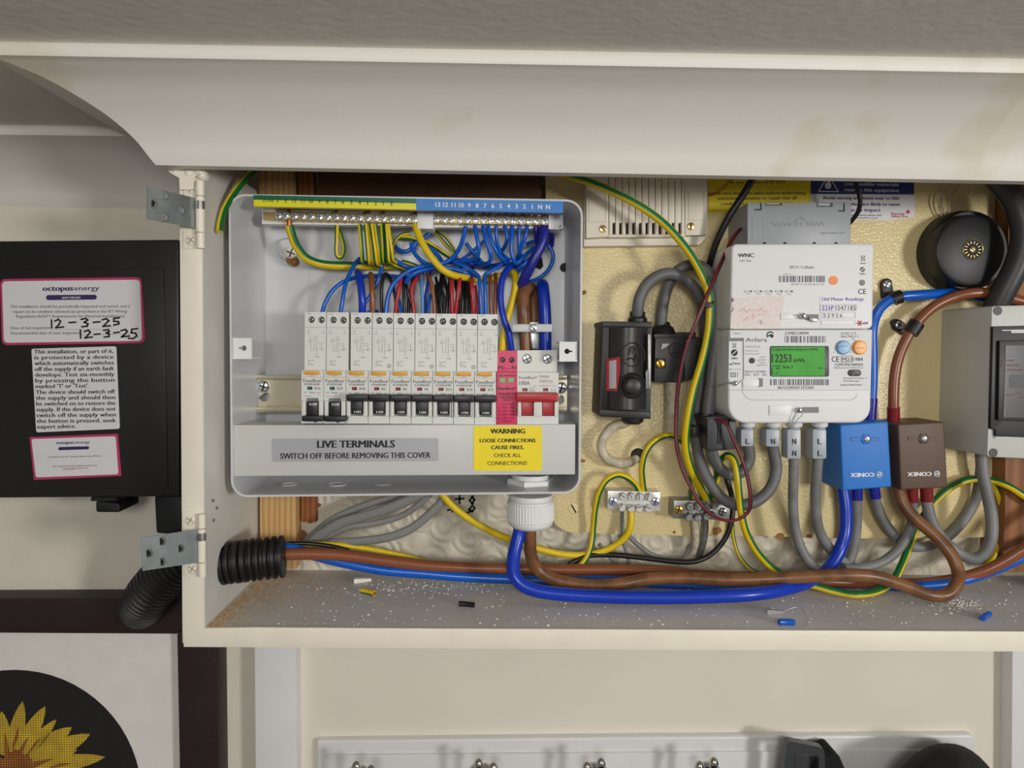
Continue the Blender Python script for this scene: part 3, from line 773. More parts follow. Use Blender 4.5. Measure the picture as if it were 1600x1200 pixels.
    L.text('1.2Nm', ua + 3, yt + 3.4, ua + 10, yt + 3.4, 1.7, YT - 0.0002, 2)
    L.obj('lettering', ['ink_grey', 'ink_grey', 'ink_light', 'ink_white'], t)
    D = G(); yd = YT - 0.0002; dm = 1 if i in (0, 4, 6, 8) else 0
    def dl(*pp): D.line([(ua + x, yt + y + (1 if i % 2 else 0)) for x, y in pp], 0.45, yd, dm)
    for x, s1, s2 in ((5.5, 'N', 'OUT'), (28.5, 'L', 'OUT')):
        D.text(s1, ua + x - 0.8, yt + 30, ua + x + 0.9, yt + 30, 2.2, yd, dm); D.text(s2, ua + x - 2.3, yt + 33.6, ua + x + 2.3, yt + 33.6, 1.8, yd, dm)
    dl((14.5, 40), (15.5, 37.4), (18.5, 37.4), (19.5, 40)); dl((13.5, 41.5), (20.5, 41.5))
    D.text('N', ua + 8, yt + 42, ua + 9.6, yt + 42, 1.8, yd, dm); D.text('Fly lead', ua + 6, yt + 45, ua + 12.5, yt + 45, 1.5, yd, dm); D.text('Blue', ua + 6.5, yt + 47.4, ua + 11, yt + 47.4, 1.5, yd, dm)
    dl((15, 42), (15, 58)); dl((18.5, 42), (18.5, 60), (18.5, 67)); dl((9.5, 49), (9.5, 60), (18, 60)); dl((18.5, 48), (26.5, 48), (26.5, 58), (18.5, 58)); dl((21, 52), (26, 52)); dl((15, 54), (13, 58))
    D.line([(ua + 27 + 2 * math.cos(k), yt + 58 + 1.6 * math.sin(k)) for k in (0, 1.05, 2.1, 3.14, 4.2, 5.25)], 0.4, yd, dm, True)
    D.text('L Supply', ua + 15, yt + 70.6, ua + 22.5, yt + 70.6, 1.9, yd, dm)
    for k, s1 in enumerate(('Line Load', 'side', 'Rating')): D.text(s1, ua + 4.5, yt + 76.4 + 3.1 * k, ua + (14 if k != 1 else 9), yt + 76.4 + 3.1 * k, 1.9, yd, dm)
    if i in (3, 5, 7):
        D.line([(ua + 25.5 + 2.9 * math.cos(k), yt + 83 + 2.9 * math.sin(k)) for k in [j * 0.628 for j in range(10)]], 0.6, yd, 2, True); D.text('S', ua + 24.3, yt + 84.8, ua + 26.7, yt + 84.8, 3.4, yd, 2)
    D.obj('printed_diagram', ['ink_light', 'ink_light', 'ink_grey'], t)
for i in range(9): breaker(i)

# surge device
sp = thing('surge_protector', 'bright pink surge protection module between the breakers and the main switch', 'surge module', P(791.5, 663, 0.585))
g = G(); hs = [(785.2, 562.4), (799.6, 562.6)]
g.plate([(777.6, 548.2), (807.6, 547.8), (807.8, 581.6), (776.8, 581)], [circ(x, y, 4.4, 14) for x, y in hs], YT, YT + 0.008); g.box(777.4, 548.2, 807.6, 581.4, YT + 0.0079, 0.606)
g.prism([(776, 581), (807.8, 581.6), (807.6, 663), (775.4, 662.6)], YF, 0.606, 0.0003); g.obj('body', 'spd_pink', sp)
for x, y in hs:
    s_ = G(); s_.screw(x, y, YT + 0.006, 4.2, 'cross', 30, 0, 1); s_.obj('terminal_screw', ['dull_steel', 'hole_dark'], sp)
for x in (781.3, 794.6):
    s_ = G(); s_.box(x, 590.8, x + 8.6, 597.2, YF - 0.0004, YF + 0.001, 0, 0); s_.box(x + 6.8, 591.2, x + 9.4, 597.4, YF - 0.0003, YF + 0.001, 0, 1); s_.obj('indicator', ['flag_light_green', 'stitch_grey'], sp)
L = G(); L.text('PE', 778.6, 577.2, 788.4, 577.2, 5.6, YT - 0.0002, 0); L.text('N', 800, 577.4, 805.4, 577.4, 5.8, YT - 0.0002, 0); L.text('50kA', 789.6, 577.2, 798.6, 577.2, 1.6, YT - 0.0002)
y = YF - 0.0002
L.text('SEE REPLACE', 779.6, 588.4, 806, 588.4, 2.8, y, 0, 0.01); L.text('FuseBox*', 777.6, 609, 806, 609.4, 4.6, y, 0, 0.02); L.text('SPDCUT2', 778.6, 617, 796.6, 617, 3.0, y, 0, 0.01); L.text('T2', 800.6, 617, 804, 617, 2.8, y)
L.text('Surge Protection', 778.6, 621.4, 801, 621.4, 1.6, y); L.text('Device', 787, 626, 796.8, 626, 2, y)
for k, (c1, c2, c3) in enumerate([('', 'L-N', 'N-PE'), ('Uc', '275V~', '255V~'), ('In', '20kA', '20kA'), ('Imax', '40kA', '40kA'), ('Up', '1.5kV', '1.5kV')]):
    yy = 632.6 + 5.4 * k
    if c1: L.text(c1, 777, yy, 777 + 1.7 * len(c1) + 1, yy, 2.0, y)
    L.text(c2, 785.6, yy, 793, yy, 2.3, y); L.text(c3, 796.4, yy, 804.2, yy, 2.3, y)
L.text('EN61643-11', 785, 659, 800, 659, 1.9, y); L.obj('lettering', 'ink', sp)

# main switch
ms = thing('main_switch', 'double width white 100A main switch with red toggle bar', 'switch', P(840, 663, 0.585))
g = G(); hs = [(823.4, 560.8), (855.2, 561.2)]
g.plate([(808.2, 547.6), (870.8, 547), (870.4, 581.6), (808.2, 581.4)], [circ(x, y, 7.6, 18) for x, y in hs], YT, YT + 0.008); g.box(808.2, 547.4, 870.6, 581.4, YT + 0.0079, 0.606)
g.plate([(808.2, 581.6), (873, 582), (872.4, 662.8), (808.2, 663)], [[(814.4, 626), (833.8, 626), (833.8, 650), (814.4, 650)], [(847, 626), (866.6, 626), (866.6, 650), (847, 650)]], YF, YF + 0.006); g.box(808.2, 581.6, 872.6, 663, YF + 0.0059, 0.606)
for a, b in ((809, 814.6), (834, 847), (866.4, 872)): g.prism(rr(a, 628, b, 650.5, 2.2, 3), YF - 0.006, YF + 0.001, 0.0006)
g.obj('body', 'module_white', ms)
for x, y in hs:
    s_ = G(); s_.screw(x, y, YT + 0.003, 7.3, 'cross', 65, 0, 1); s_.obj('terminal_screw', ['steel', 'stitch_grey'], ms)
g = G(); g.prism(rr(806.6, 614.2, 873, 627.8, 2.4, 3), YF - 0.014, YF - 0.002, 0.0018)
g.box(815, 627.5, 833, 648.6, YF - 0.004, YF + 0.004, 0.0004); g.box(847.6, 627.5, 866, 648.8, YF - 0.004, YF + 0.004, 0.0004)
for x0 in (815.4, 848):
    for k in range(4): g.line([(x0, 631 + 4.2 * k), (x0 + 17.4, 631 + 4.2 * k)], 0.7, YF - 0.0042, 1)
g.obj('toggle', ['toggle_red', 'flag_red'], ms)
for x in (816.4, 848.8):
    s_ = G(); s_.box(x, 606.4, x + 7.8, 611.4, YF - 0.0004, YF + 0.001); s_.box(x + 5.4, 606.8, x + 7.6, 611, YF - 0.0006, YF, 0, 1); s_.obj('indicator', ['flag_red', 'toggle_black'], ms)
L = G(); y = YF - 0.0002
L.text('FuseBox*', 811, 592, 839.4, 592.2, 4.4, y); L.text('100A', 811.4, 601.4, 828, 601.6, 6, y); L.text('MAIN', 843, 590.4, 857.6, 590.6, 4.2, y, 1); L.text('SWITCH', 843, 598, 863, 598.2, 4.4, y, 1)
L.text('BS EN 60947-3 AC22A', 843.4, 603.6, 869, 603.8, 1.8, y, 1); L.text('I-2', 861.4, 611, 869, 611, 3.6, y, 1); L.line([(830 + 3.2 * math.cos(k), 608.8 + 3.2 * math.sin(k)) for k in [j * 0.628 for j in range(10)]], 0.5, y, 1, True); L.line([(829, 610.5), (830, 608), (831.2, 610.4)], 0.5, y, 1)
L.line([(837.6, 603), (835, 603), (835, 612), (837.6, 612)], 0.5, y, 1); L.obj('lettering', ['ink_grey', 'ink_light'], ms)

# brass-sealed gland in the bottom of the tray
gl = thing('cable_gland', 'white plastic cable gland in the bottom of the fuse box', 'gland', P(829, 824, 0.585))
g = G(); g.vlathe(829, 0.590, [(30, 740), (30, 747)], 32); g.vlathe(829, 0.590, [(36, 746.5), (37.5, 748), (37.5, 757), (36, 758.5)], 6, a0=0.2); g.obj('lock_nut', 'clip_white', gl)
g = G(); g.vlathe(829, 0.585, [(34, 772), (34, 778), (32, 779), (36, 781), (36, 786)], 32); g.obj('collar', 'clip_white', gl)
g = G(); g.vlathe(829, 0.585, [(35, 783), (37.4, 784.5), (37.4, 811), (36, 812.5)], 96, knurl=0.022); g.obj('dome_nut', 'clip_white', gl, ang=20)
g = G(); g.vlathe(829, 0.585, [(36, 811.5), (36, 814), (34, 819), (29, 823), (22, 825), (14, 825)], 32); g.obj('dome', 'clip_white', gl)
# ------------------------------------------------------------------ wires and cables
def wire(name, pts, d, m, label, group=None, cat='wire', sides=10, seg=7, ends=None, **kw):
    g = G(); g.tube(pts, d, 0, sides=sides, seg=seg, **kw)
    o = g.obj(name, m, label=label, cat=cat, group=group, ang=60)
    for e in ends or []:                       # (part name, points, diameter, material)
        h = G(); h.tube(e[1], e[2], 0, sides=12, seg=4); h.obj(e[0], e[3], o)
    return o
EW = 'earth_wire'; BW = 'blue_wire'
# --- inside the fuse box: earths
wire(EW, [(452, 352, .586), (456, 367, .588), (464, 386, .592), (478, 403, .596), (500, 412, .602), (530, 415, .608), (575, 415, .614), (620, 415, .617)], 13, 'gy_l', 'thick green and yellow wire curving down from the left end of the earth bar', ends=[('copper_core', [(452, 344, .586), (452, 354, .586)], 8, 'copper')])
wire(EW, [(526.5, 352, .588), (526, 375, .587), (525.5, 395, .588), (529, 402, .589), (535, 400, .592), (537.5, 387, .596), (533, 368, .600), (528, 356, .602)], 6, 'gy_r', 'small yellow wire loop hanging alone under the earth bar')
for i, (xa, xb, yb, d, m) in enumerate([(562, 566.5, 410, 6.5, 'gy_l'), (571.5, 576, 412, 6.2, 'gy_r'), (576, 584, 414, 6.2, 'gy_l'), (580, 588, 413, 6.2, 'gy_r'), (587, 594, 411, 6.5, 'gy_l'), (597, 600, 410, 7, 'gy_l'), (603, 607, 410, 6, 'gy_r'), (606, 613.5, 409, 6.2, 'gy_r')]):
    Y = .586 + (i % 3) * .002
    wire(EW, [(xa, 351, Y), (xa + (xb - xa) * .35, 370, Y - .001), (xa + (xb - xa) * .75, 392, Y), (xb, yb - 4, Y + .004), (xb + 3, yb, Y + .012), (xb + 12, yb + 2, Y + .024)], d, m, '%s from the left of the green and yellow wires bunched under the earth bar' % ['first', 'second', 'third', 'fourth', 'fifth', 'sixth', 'seventh', 'last'][i], group='bunched green and yellow earth wires')
wire(EW, [(606, 410, .600), (618, 416, .606), (630, 421, .610), (650, 424, .616)], 5, 'gy_r', 'thin green and yellow wire slanting right below the earth wire bunch')
wire(EW, [(613, 396, .612), (614, 385, .612), (619, 374, .612), (628, 367, .612), (640, 364, .614)], 5, 'gy_l', 'green and yellow wire arching up right beside the earth wire bunch')
wire(EW, [(622, 372, .616), (636, 371, .615), (650, 374, .615), (668, 379, .616), (688, 391, .617), (706, 403, .618), (722, 414, .619)], 7, 'gy_r', 'green and yellow wire slanting behind the thick yellow one in the fuse box')
wire(EW, [(678, 361, .620), (690, 374, .619), (704, 390, .619), (714, 402, .620)], 5, 'gy_l', 'darker green and yellow wire at the back under the neutral bar')
wire(EW, [(684, 360, .622), (698, 372, .622), (712, 392, .622)], 4, 'gy_r', 'hindmost thin green and yellow wire under the neutral bar')
wire(EW, [(627, 409, .614), (640, 412, .616), (655, 418, .618)], 7, 'gy_l', 'short green length of earth wire left of the blue wire crossing')
wire(EW, [(726, 420, .612), (731, 428, .612), (736, 438, .614), (738, 450, .618)], 6, 'gy_f', 'short yellow length of earth wire above the red wires')
wire(EW, [(649, 352, .585), (653, 364, .583), (661, 382, .581), (674, 402, .580), (690, 420, .581), (706, 429, .585), (722, 433, .592), (745, 436, .604), (770, 434, .612), (790, 428, .608), (801, 425, .600), (806, 436, .596), (804, 456, .594), (798, 480, .592), (792, 500, .590), (787, 525, .592), (784.5, 550, .590)], 11, 'gy_c', 'thick yellow earth wire from the earth bar across to the pink module', seg=5, ends=[('copper_core', [(648.5, 345, .585), (649.3, 354, .585)], 7, 'copper')])
# --- neutrals rising from breakers
wire(BW, [(503, 490, .588), (508, 474, .588), (518, 456, .590), (534, 442, .594), (555, 434, .600), (580, 431, .606), (620, 432, .612), (660, 436, .616)], 6.4, 'blue', 'blue wire arching right from the first breaker')
wire(BW, [(532, 490, .590), (535, 470, .590), (539, 448, .592), (546, 428, .597), (555, 412, .604), (562, 404, .610)], 6.4, 'blue', 'blue wire leaning right from the second breaker up behind the earth wires')
wire(BW, [(566, 490, .588), (566, 468, .586), (563.5, 446, .588), (561, 431, .594), (559.5, 425, .604), (559, 428, .616)], 11.5, 'deep_blue', 'thick deep blue wire standing over the third breaker')
wire('brown_wire', [(582, 490, .588), (582, 468, .587), (581, 448, .588), (580, 434, .594), (579, 429, .604), (579, 432, .616)], 9.2, 'brown', 'thick brown wire standing over the third breaker')
wire(BW, [(568, 476, .600), (577, 464, .602), (587, 446, .603), (594, 428, .604), (598, 412, .606)], 6, 'blue', 'blue wire slanting behind the thick brown one')
wire(BW, [(574, 489, .600), (582, 485, .600), (592, 487, .600)], 5, 'blue', 'short blue bend at the foot of the thick brown wire')
wire('black_wire', [(597, 490, .592), (596, 465, .592), (597, 442, .593), (601, 429, .597), (607, 431, .601), (613, 446, .603), (618, 466, .604), (621, 490, .604)], 5.4, 'black_wire', 'black wire looping over between third and fifth breaker')
wire(BW, [(602.5, 490, .588), (605, 470, .588), (611, 450, .588), (622, 436, .589), (640, 423, .590), (660, 416, .591), (684, 412, .594), (700, 408, .596), (713, 396, .594), (722, 378, .590), (728, 353, .587)], 7, 'blue', 'long blue wire from the fourth breaker sweeping up to the neutral bar', seg=5)
wire('red_wire', [(618, 490, .587), (620, 470, .586), (624, 448, .587), (627, 432, .592), (629, 426, .600)], 6.4, 'red_marked', 'red wire with black marks over the fourth breaker')
wire(BW, [(628, 490, .592), (625, 476, .594), (621, 462, .598), (624, 446, .602)], 5.2, 'blue', 'thin blue wire behind the leftmost red wire')
wire('black_wire', [(632, 490, .592), (631, 465, .592), (630, 440, .595), (630, 428, .604)], 4.8, 'black_wire', 'upright black wire right of the leftmost red wire')
wire('black_wire', [(646, 486, .598), (640, 466, .597), (635, 448, .597), (633, 432, .602)], 5.2, 'black_wire', 'black wire leaning left over the fifth breaker')
wire(BW, [(634, 442, .592), (641, 432, .590), (655, 424, .590), (678, 419, .592), (702, 419, .594), (722, 424, .594), (736, 430, .598), (750, 436, .606)], 7, 'blue', 'blue wire arching low over the reds with a bright highlight')
wire('red_wire', [(647, 490, .588), (645, 472, .588), (643, 456, .588), (647, 441, .590), (654, 432, .596), (660, 428, .606)], 6, 'red_marked', 'red wire curving right over the fifth breaker')
wire(BW, [(660, 490, .589), (660, 465, .588), (658.5, 444, .589), (658, 430, .598)], 5.4, 'light_blue', 'pale blue upright wire over the sixth breaker')
wire(BW, [(668, 490, .597), (670, 475, .598), (673, 460, .602)], 5, 'blue', 'short blue wire left of the marked brown one')
wire('brown_wire', [(679, 490, .588), (677.5, 468, .587), (675, 448, .588), (671, 435, .594), (668, 428, .604)], 6.2, 'brown_marked', 'brown wire with black marks over the sixth breaker')
wire('black_wire', [(690, 490, .590), (688, 468, .591), (685, 450, .594), (681, 434, .602)], 5, 'black_wire', 'black wire leaning left over the seventh breaker')
wire('black_wire', [(697, 490, .590), (699.5, 468, .591), (698, 450, .594), (693, 436, .602)], 5.4, 'black_wire', 'black wire bowed right over the seventh breaker')
wire('black_wire', [(684, 490, .596), (682, 468, .597), (681, 445, .600)], 5, 'black_wire', 'black wire close behind the marked brown one')
wire('red_wire', [(706.5, 490, .588), (706, 470, .587), (705.5, 450, .588), (705, 434, .594), (705, 430, .604)], 6.6, 'red_marked', 'marked red wire standing straight over the seventh breaker')
wire('red_wire', [(711.5, 490, .587), (714, 470, .585), (717, 448, .585), (718.5, 433, .590), (719, 429, .600)], 6.6, 'red_marked', 'marked red wire leaning right under the end of the thick yellow one')
wire('black_wire', [(722, 490, .592), (723, 465, .592), (723, 438, .598)], 5.2, 'black_wire', 'left black wire of a pair over the eighth breaker')
wire('black_wire', [(729, 490, .592), (730, 465, .592), (729, 438, .598)], 5.4, 'black_wire', 'right black wire of a pair over the eighth breaker')
wire('red_wire', [(740, 491, .588), (738.5, 470, .586), (737, 450, .586), (736.5, 437, .592), (736, 433, .602)], 6.6, 'red_marked', 'marked red wire over the eighth breaker, front one')
wire('red_wire', [(745, 491, .593), (745, 470, .594), (743, 446, .598)], 5, 'red_marked', 'narrow red wire half hidden at the left of the paired blue wires')
wire(BW, [(751.5, 492, .587), (750.5, 465, .586), (749, 442, .587), (747, 431, .590), (737, 423, .593), (724, 416, .594), (711, 411, .598)], 6.2, 'blue', 'left one of two straight blue wires over the ninth breaker')
wire(BW, [(758.5, 492, .587), (758.5, 465, .586), (757.5, 442, .587), (758, 430, .590), (766, 424, .592), (778, 417, .595), (790, 407, .600)], 6.2, 'blue', 'right one of two straight blue wires over the ninth breaker')
wire('brown_wire', [(767.5, 492, .590), (766.5, 468, .590), (766, 446, .592), (767, 430, .600)], 5.8, 'brown', 'left brown wire of a pair over the ninth breaker')
wire('brown_wire', [(773.5, 492, .590), (774, 468, .590), (774.5, 446, .592), (774, 428, .600)], 6.2, 'brown', 'right brown wire of a pair over the ninth breaker')
for k, (xa, xb, m) in enumerate([(686, 690, 'black_wire'), (693, 688, 'black_wire'), (701, 702, 'black_wire'), (716, 712, 'black_wire'), (726, 727, 'black_wire'), (733, 731, 'black_wire'), (664, 668, 'deep_blue'), (638, 644, 'black_wire')]):
    wire('black_wire' if m == 'black_wire' else BW, [(xa, 492, .602), (xa + 1, 466, .603), (xb, 446, .605), (xb + 3, 428, .610), (xb + 8, 418, .616)], 5.2, m, ['black wire at the back between the marked brown one and its neighbours', 'black wire at the back crossing leftwards over the seventh breaker', 'black wire at the back beside the straight marked red one', 'black wire at the back between the two leaning red ones', 'black wire at the back over the middle of the eighth breaker', 'black wire at the back touching the front red one of the eighth breaker', 'deep blue wire at the back right of the pale blue one', 'black wire at the back left of the red wire that curves right'][k])
# --- neutrals hanging from the neutral bar
wire(BW, [(742, 353, .587), (744.5, 368, .585), (747.5, 384, .585), (747, 398, .588), (740, 405, .594), (724, 408, .600), (700, 410, .606)], 6.8, 'blue', 'blue wire second from the left under the neutral bar')
wire(BW, [(754.5, 353, .587), (758, 370, .585), (763, 386, .585), (767, 400, .587), (764, 410, .592), (752, 412, .600), (735, 406, .606)], 6.6, 'blue', 'blue wire third from the left under the neutral bar')
wire(BW, [(762.5, 353, .587), (766, 370, .584), (772, 386, .584), (780, 399, .587), (792, 410, .594), (805, 416, .604)], 7, 'blue', 'blue wire fourth from the left under the neutral bar')
wire(BW, [(775.5, 353, .588), (775.5, 368, .588), (778, 384, .590), (785, 398, .594), (796, 406, .600)], 6.2, 'blue', 'blue wire fifth from the left under the neutral bar')
wire(BW, [(788, 353, .587), (791.5, 364, .586), (792, 376, .587), (787, 388, .592), (779, 396, .600)], 6.2, 'blue', 'blue wire bowed right, sixth from the left under the neutral bar')
wire(BW, [(800, 353, .586), (799.5, 372, .584), (799, 390, .584), (801.5, 404, .585), (806, 411, .588), (814, 406, .590), (824, 396, .592), (834, 388, .600)], 7, 'blue', 'blue wire bent like a hook under the neutral bar')
wire(BW, [(811.5, 353, .588), (811, 372, .588), (811.5, 388, .590), (814, 400, .596)], 6.2, 'blue', 'straight blue wire between the hook bend and the purple-blue one')
wire(BW, [(823.5, 353, .587), (821.5, 368, .586), (816, 382, .588), (812, 394, .592), (808, 402, .598)], 6.4, 'blue', 'blue wire leaning left beside the thick purple-blue one')
wire(BW, [(822, 382, .606), (832, 378, .604), (845, 378, .602), (856, 383, .600), (863, 394, .600), (864, 406, .600), (858, 420, .600), (846, 432, .600), (832, 439, .602), (816, 443, .606)], 6.2, 'blue', 'blue wire in a wide loop right of the thick purple-blue one')
wire(BW, [(837.5, 354, .589), (838, 364, .590), (840, 378, .596), (843, 392, .604)], 9, 'purple_blue', 'short dark blue wire behind the thick purple-blue one', ends=[('copper_core', [(837, 347, .588), (837.6, 356, .589)], 5, 'copper')])
wire(BW, [(860, 362, .600), (862, 372, .604), (861, 384, .610)], 9, 'purple_blue', 'dark blue stub right of the thick purple-blue wire')
wire(BW, [(850, 355, .586), (850, 368, .584), (845, 384, .583), (836, 402, .583), (827, 420, .585), (818, 438, .590), (812, 452, .600), (810, 466, .612)], 16, 'purple_blue', 'very thick purple-blue wire from the right end of the neutral bar', ends=[('copper_core', [(849.5, 347, .586), (850, 357, .586)], 9, 'copper')])
wire(BW, [(815, 404, .606), (803, 412, .600), (792, 422, .594), (785, 436, .590), (782, 456, .588), (783, 478, .587), (788, 500, .586), (795, 522, .587), (799.5, 550, .590)], 10.5, 'deep_blue', 'deep blue wire curving down into the pink module', seg=6)
wire(BW, [(842, 398, .612), (830, 404, .604), (818, 413, .600), (806, 424, .602)], 8, 'blue', 'blue wire crossing behind the thick purple-blue one')
wire(BW, [(728, 380, .600), (736, 390, .600), (746, 402, .602), (756, 412, .606), (770, 417, .612)], 6, 'blue', 'blue wire slanting down right behind the hanging neutrals')
wire(BW, [(757, 376, .606), (744, 388, .606), (732, 398, .607), (718, 408, .609)], 5.5, 'blue', 'blue wire slanting down left behind the hanging neutrals')
wire(BW, [(616, 384, .616), (624, 391, .614), (634, 393, .613), (644, 388, .613), (651, 379, .613), (662, 372, .613), (672, 364, .614)], 7, 'blue', 'blue wire dipping and rising at the back left of the thick yellow one')
wire(BW, [(642, 380, .611), (645, 390, .610), (651, 400, .609), (661, 409, .608), (674, 416, .608)], 6.4, 'blue', 'dark blue wire running down behind the thick yellow one')
wire(BW, [(666, 385, .612), (675, 391, .611), (684, 399, .610), (692, 411, .608)], 6.6, 'blue', 'blue wire slanting down right of the thick yellow one')
wire(BW, [(614, 405, .606), (624, 411, .604), (636, 417, .604), (650, 420, .606), (664, 421, .610)], 7, 'blue', 'blue wire starting beside the earth wire bunch')
wire(BW, [(700, 424, .604), (712, 420, .604), (724, 424, .606)], 5.6, 'light_blue', 'short pale blue length under the blue wire crossing')
wire(BW, [(690, 412, .604), (715, 407, .604), (738, 412, .606), (760, 416, .610), (790, 412, .614)], 7, 'deep_blue', 'deep blue wire running level behind the crossing')
# --- main tails in the box
wire('brown_cable', [(822.5, 550, .590), (820.5, 520, .590), (817.5, 490, .588), (817.5, 466, .590), (821, 453, .594), (828, 450, .602), (833, 460, .610), (834, 490, .613), (834, 540, .614)], 19, 'tail_brown', 'thick brown main tail looping over above the main switch', cat='cable', sides=14)
wire('blue_cable', [(852, 550, .590), (852, 510, .589), (851, 480, .589), (849, 456, .592), (848, 446, .600), (848.5, 450, .610), (850, 480, .616)], 19, 'deep_blue', 'thick deep blue main tail standing above the main switch', cat='cable', sides=14)
# --- tails under the box and along the shelf
wire('blue_cable', [(814, 820, .585), (810, 838, .584), (804, 862, .580), (801.5, 884, .575), (806, 903, .571), (822, 917, .569), (850, 925, .5685), (900, 930, .5685), (980, 933, .5685), (1080, 933, .5685), (1170, 929, .5685), (1225, 921, .580), (1262, 909, .596), (1292, 890, .606), (1311, 862, .612), (1321, 830, .614), (1321, 790, .620), (1316, 758, .624)], 21, 'deep_blue', 'thick deep blue tail sweeping along the shelf from the gland to the blue block', cat='cable', sides=16)
wire('brown_cable', [(829, 820, .588), (828, 845, .590), (830, 868, .592), (840, 889, .594), (860, 903, .594), (890, 911, .594), (930, 915, .595), (970, 912, .597), (1010, 905, .600), (1060, 903, .600), (1150, 906, .594), (1230, 903, .584), (1300, 899, .578), (1360, 900, .576), (1410, 914, .577), (1450, 929, .578), (1478, 929, .577), (1494, 914, .580), (1497, 893, .586), (1486, 866, .592), (1462, 838, .600), (1432, 812, .608), (1412, 788, .614), (1404, 758, .620)], 20, 'tail_brown', 'thick brown tail from the gland along the shelf, looping up to the brown block', cat='cable', sides=16)
wire('brown_cable', [(420, 866, .580), (445, 866, .585), (490, 865.5, .592), (540, 868, .600), (600, 876, .608), (660, 883, .614), (720, 887, .618), (800, 889, .621), (880, 890, .622), (960, 890, .622), (1030, 893, .622), (1100, 899, .622), (1200, 903, .621), (1320, 910, .618), (1400, 912, .616), (1450, 911, .614), (1500, 903, .610), (1548, 888, .604), (1600, 858, .596), (1660, 815, .592), (1740, 770, .590), (1840, 756, .590)], 18, 'brown', 'chestnut brown cable running from the black conduit along the back of the shelf', cat='cable', sides=14)
wire('blue_cable', [(420, 858, .592), (446, 856, .594), (470, 861, .598), (500, 870, .602), (545, 881, .607), (600, 891, .611), (660, 896, .614), (720, 901, .615), (800, 905, .615), (880, 908, .615), (960, 907, .615), (1040, 912, .616), (1140, 918, .614), (1300, 914, .622), (1400, 916, .614), (1460, 914, .610), (1510, 905, .608), (1560, 888, .606), (1620, 862, .602), (1700, 840, .600), (1832, 828, .598)], 16, 'blue', 'bright blue cable running from the black conduit along the shelf', cat='cable', sides=14)
wire(EW, [(430, 852, .604), (470, 850, .610), (520, 851, .616), (560, 855, .621), (600, 862, .626), (640, 871, .630), (690, 884, .636)], 9, 'gy_f', 'green and yellow wire leaving the black conduit above the brown cable')
wire('black_wire', [(430, 850, .600), (460, 849, .602), (490, 850, .604), (520, 854, .606), (545, 860, .610)], 6.5, 'black_wire', 'black wire leaving the black conduit along the top of the brown cable')
for i, (pp, d, lab) in enumerate([
    ([(468, 858, .640), (486, 838, .636), (520, 812, .632), (570, 790, .630), (620, 776, .630), (660, 766, .630)], 12, 'uppermost flat grey cable rising from the corner to the fuse box'),
    ([(476, 858, .632), (498, 838, .628), (530, 818, .626), (570, 806, .624), (610, 793, .622), (640, 780, .622), (670, 764, .622)], 17, 'wide flat grey cable, second from the top, rising behind the fuse box'),
    ([(484, 858, .630), (512, 838, .628), (545, 824, .627), (585, 818, .628), (622, 808, .628), (650, 792, .626), (678, 766, .624)], 10, 'flat grey cable dipping in the middle of the grey bunch'),
    ([(486, 860, .622), (520, 849, .620), (560, 846, .619), (605, 840, .618), (640, 827, .617), (668, 806, .617), (690, 784, .617), (702, 764, .618)], 14, 'lowest flat grey cable of the bunch rising to the fuse box'),
    ]):
    wire('flat_cable', pp, d, 'twin_grey', lab, group='flat grey cables under the fuse box', cat='cable', flat=0.5)
wire(EW, [(684, 760, .612), (694, 776, .612), (712, 795, .614), (740, 815, .616), (780, 836, .618), (830, 854, .622), (880, 866, .628), (920, 866, .632), (950, 858, .632), (974, 842, .630), (985, 822, .628), (985.5, 792, .630)], 11, 'gy_f', 'yellow earth wire drooping from under the fuse box up to the left terminal block')
# --- corrugated conduit
def corr(base, amp, pitch): return lambda s_, u: base * (1 + amp * (1 if (s_ / pitch) % 1.0 < 0.62 else -1))
ct = thing('corrugated_conduit', 'black corrugated conduit passing through the cupboard side panel', 'conduit', P(330, 900, .56))
r0 = px2m(31, .56)
g = G(); g.tube([(300, 886, .560), (330, 882.5, .562), (350, 880, .563), (400, 874, .566), (443, 869.5, .569)], 1, sides=20, seg=24, rfun=corr(r0, 0.075, 0.0056)); g.obj('conduit_inside', 'black_plastic', ct, ang=30)
g = G(); g.lathe(443, 869.5, .5695, [(27, .5695), (24, .571)], 20)
g = G(); g.tube([(349, 879.5, .5625), (343.5, 881, .5622)], 66, sides=20); g.obj('conduit_collar', 'black_plastic', ct)
g = G(); g.tube([(312, 862, .568), (290, 874, .572), (262, 896, .580), (238, 922, .592), (226, 940, .608), (222, 948, .63), (222, 950, .655)], 1, sides=20, seg=24, rfun=corr(r0 * 1.12, 0.07, 0.0056)); g.obj('conduit_outside', 'black_plastic', ct, ang=30)

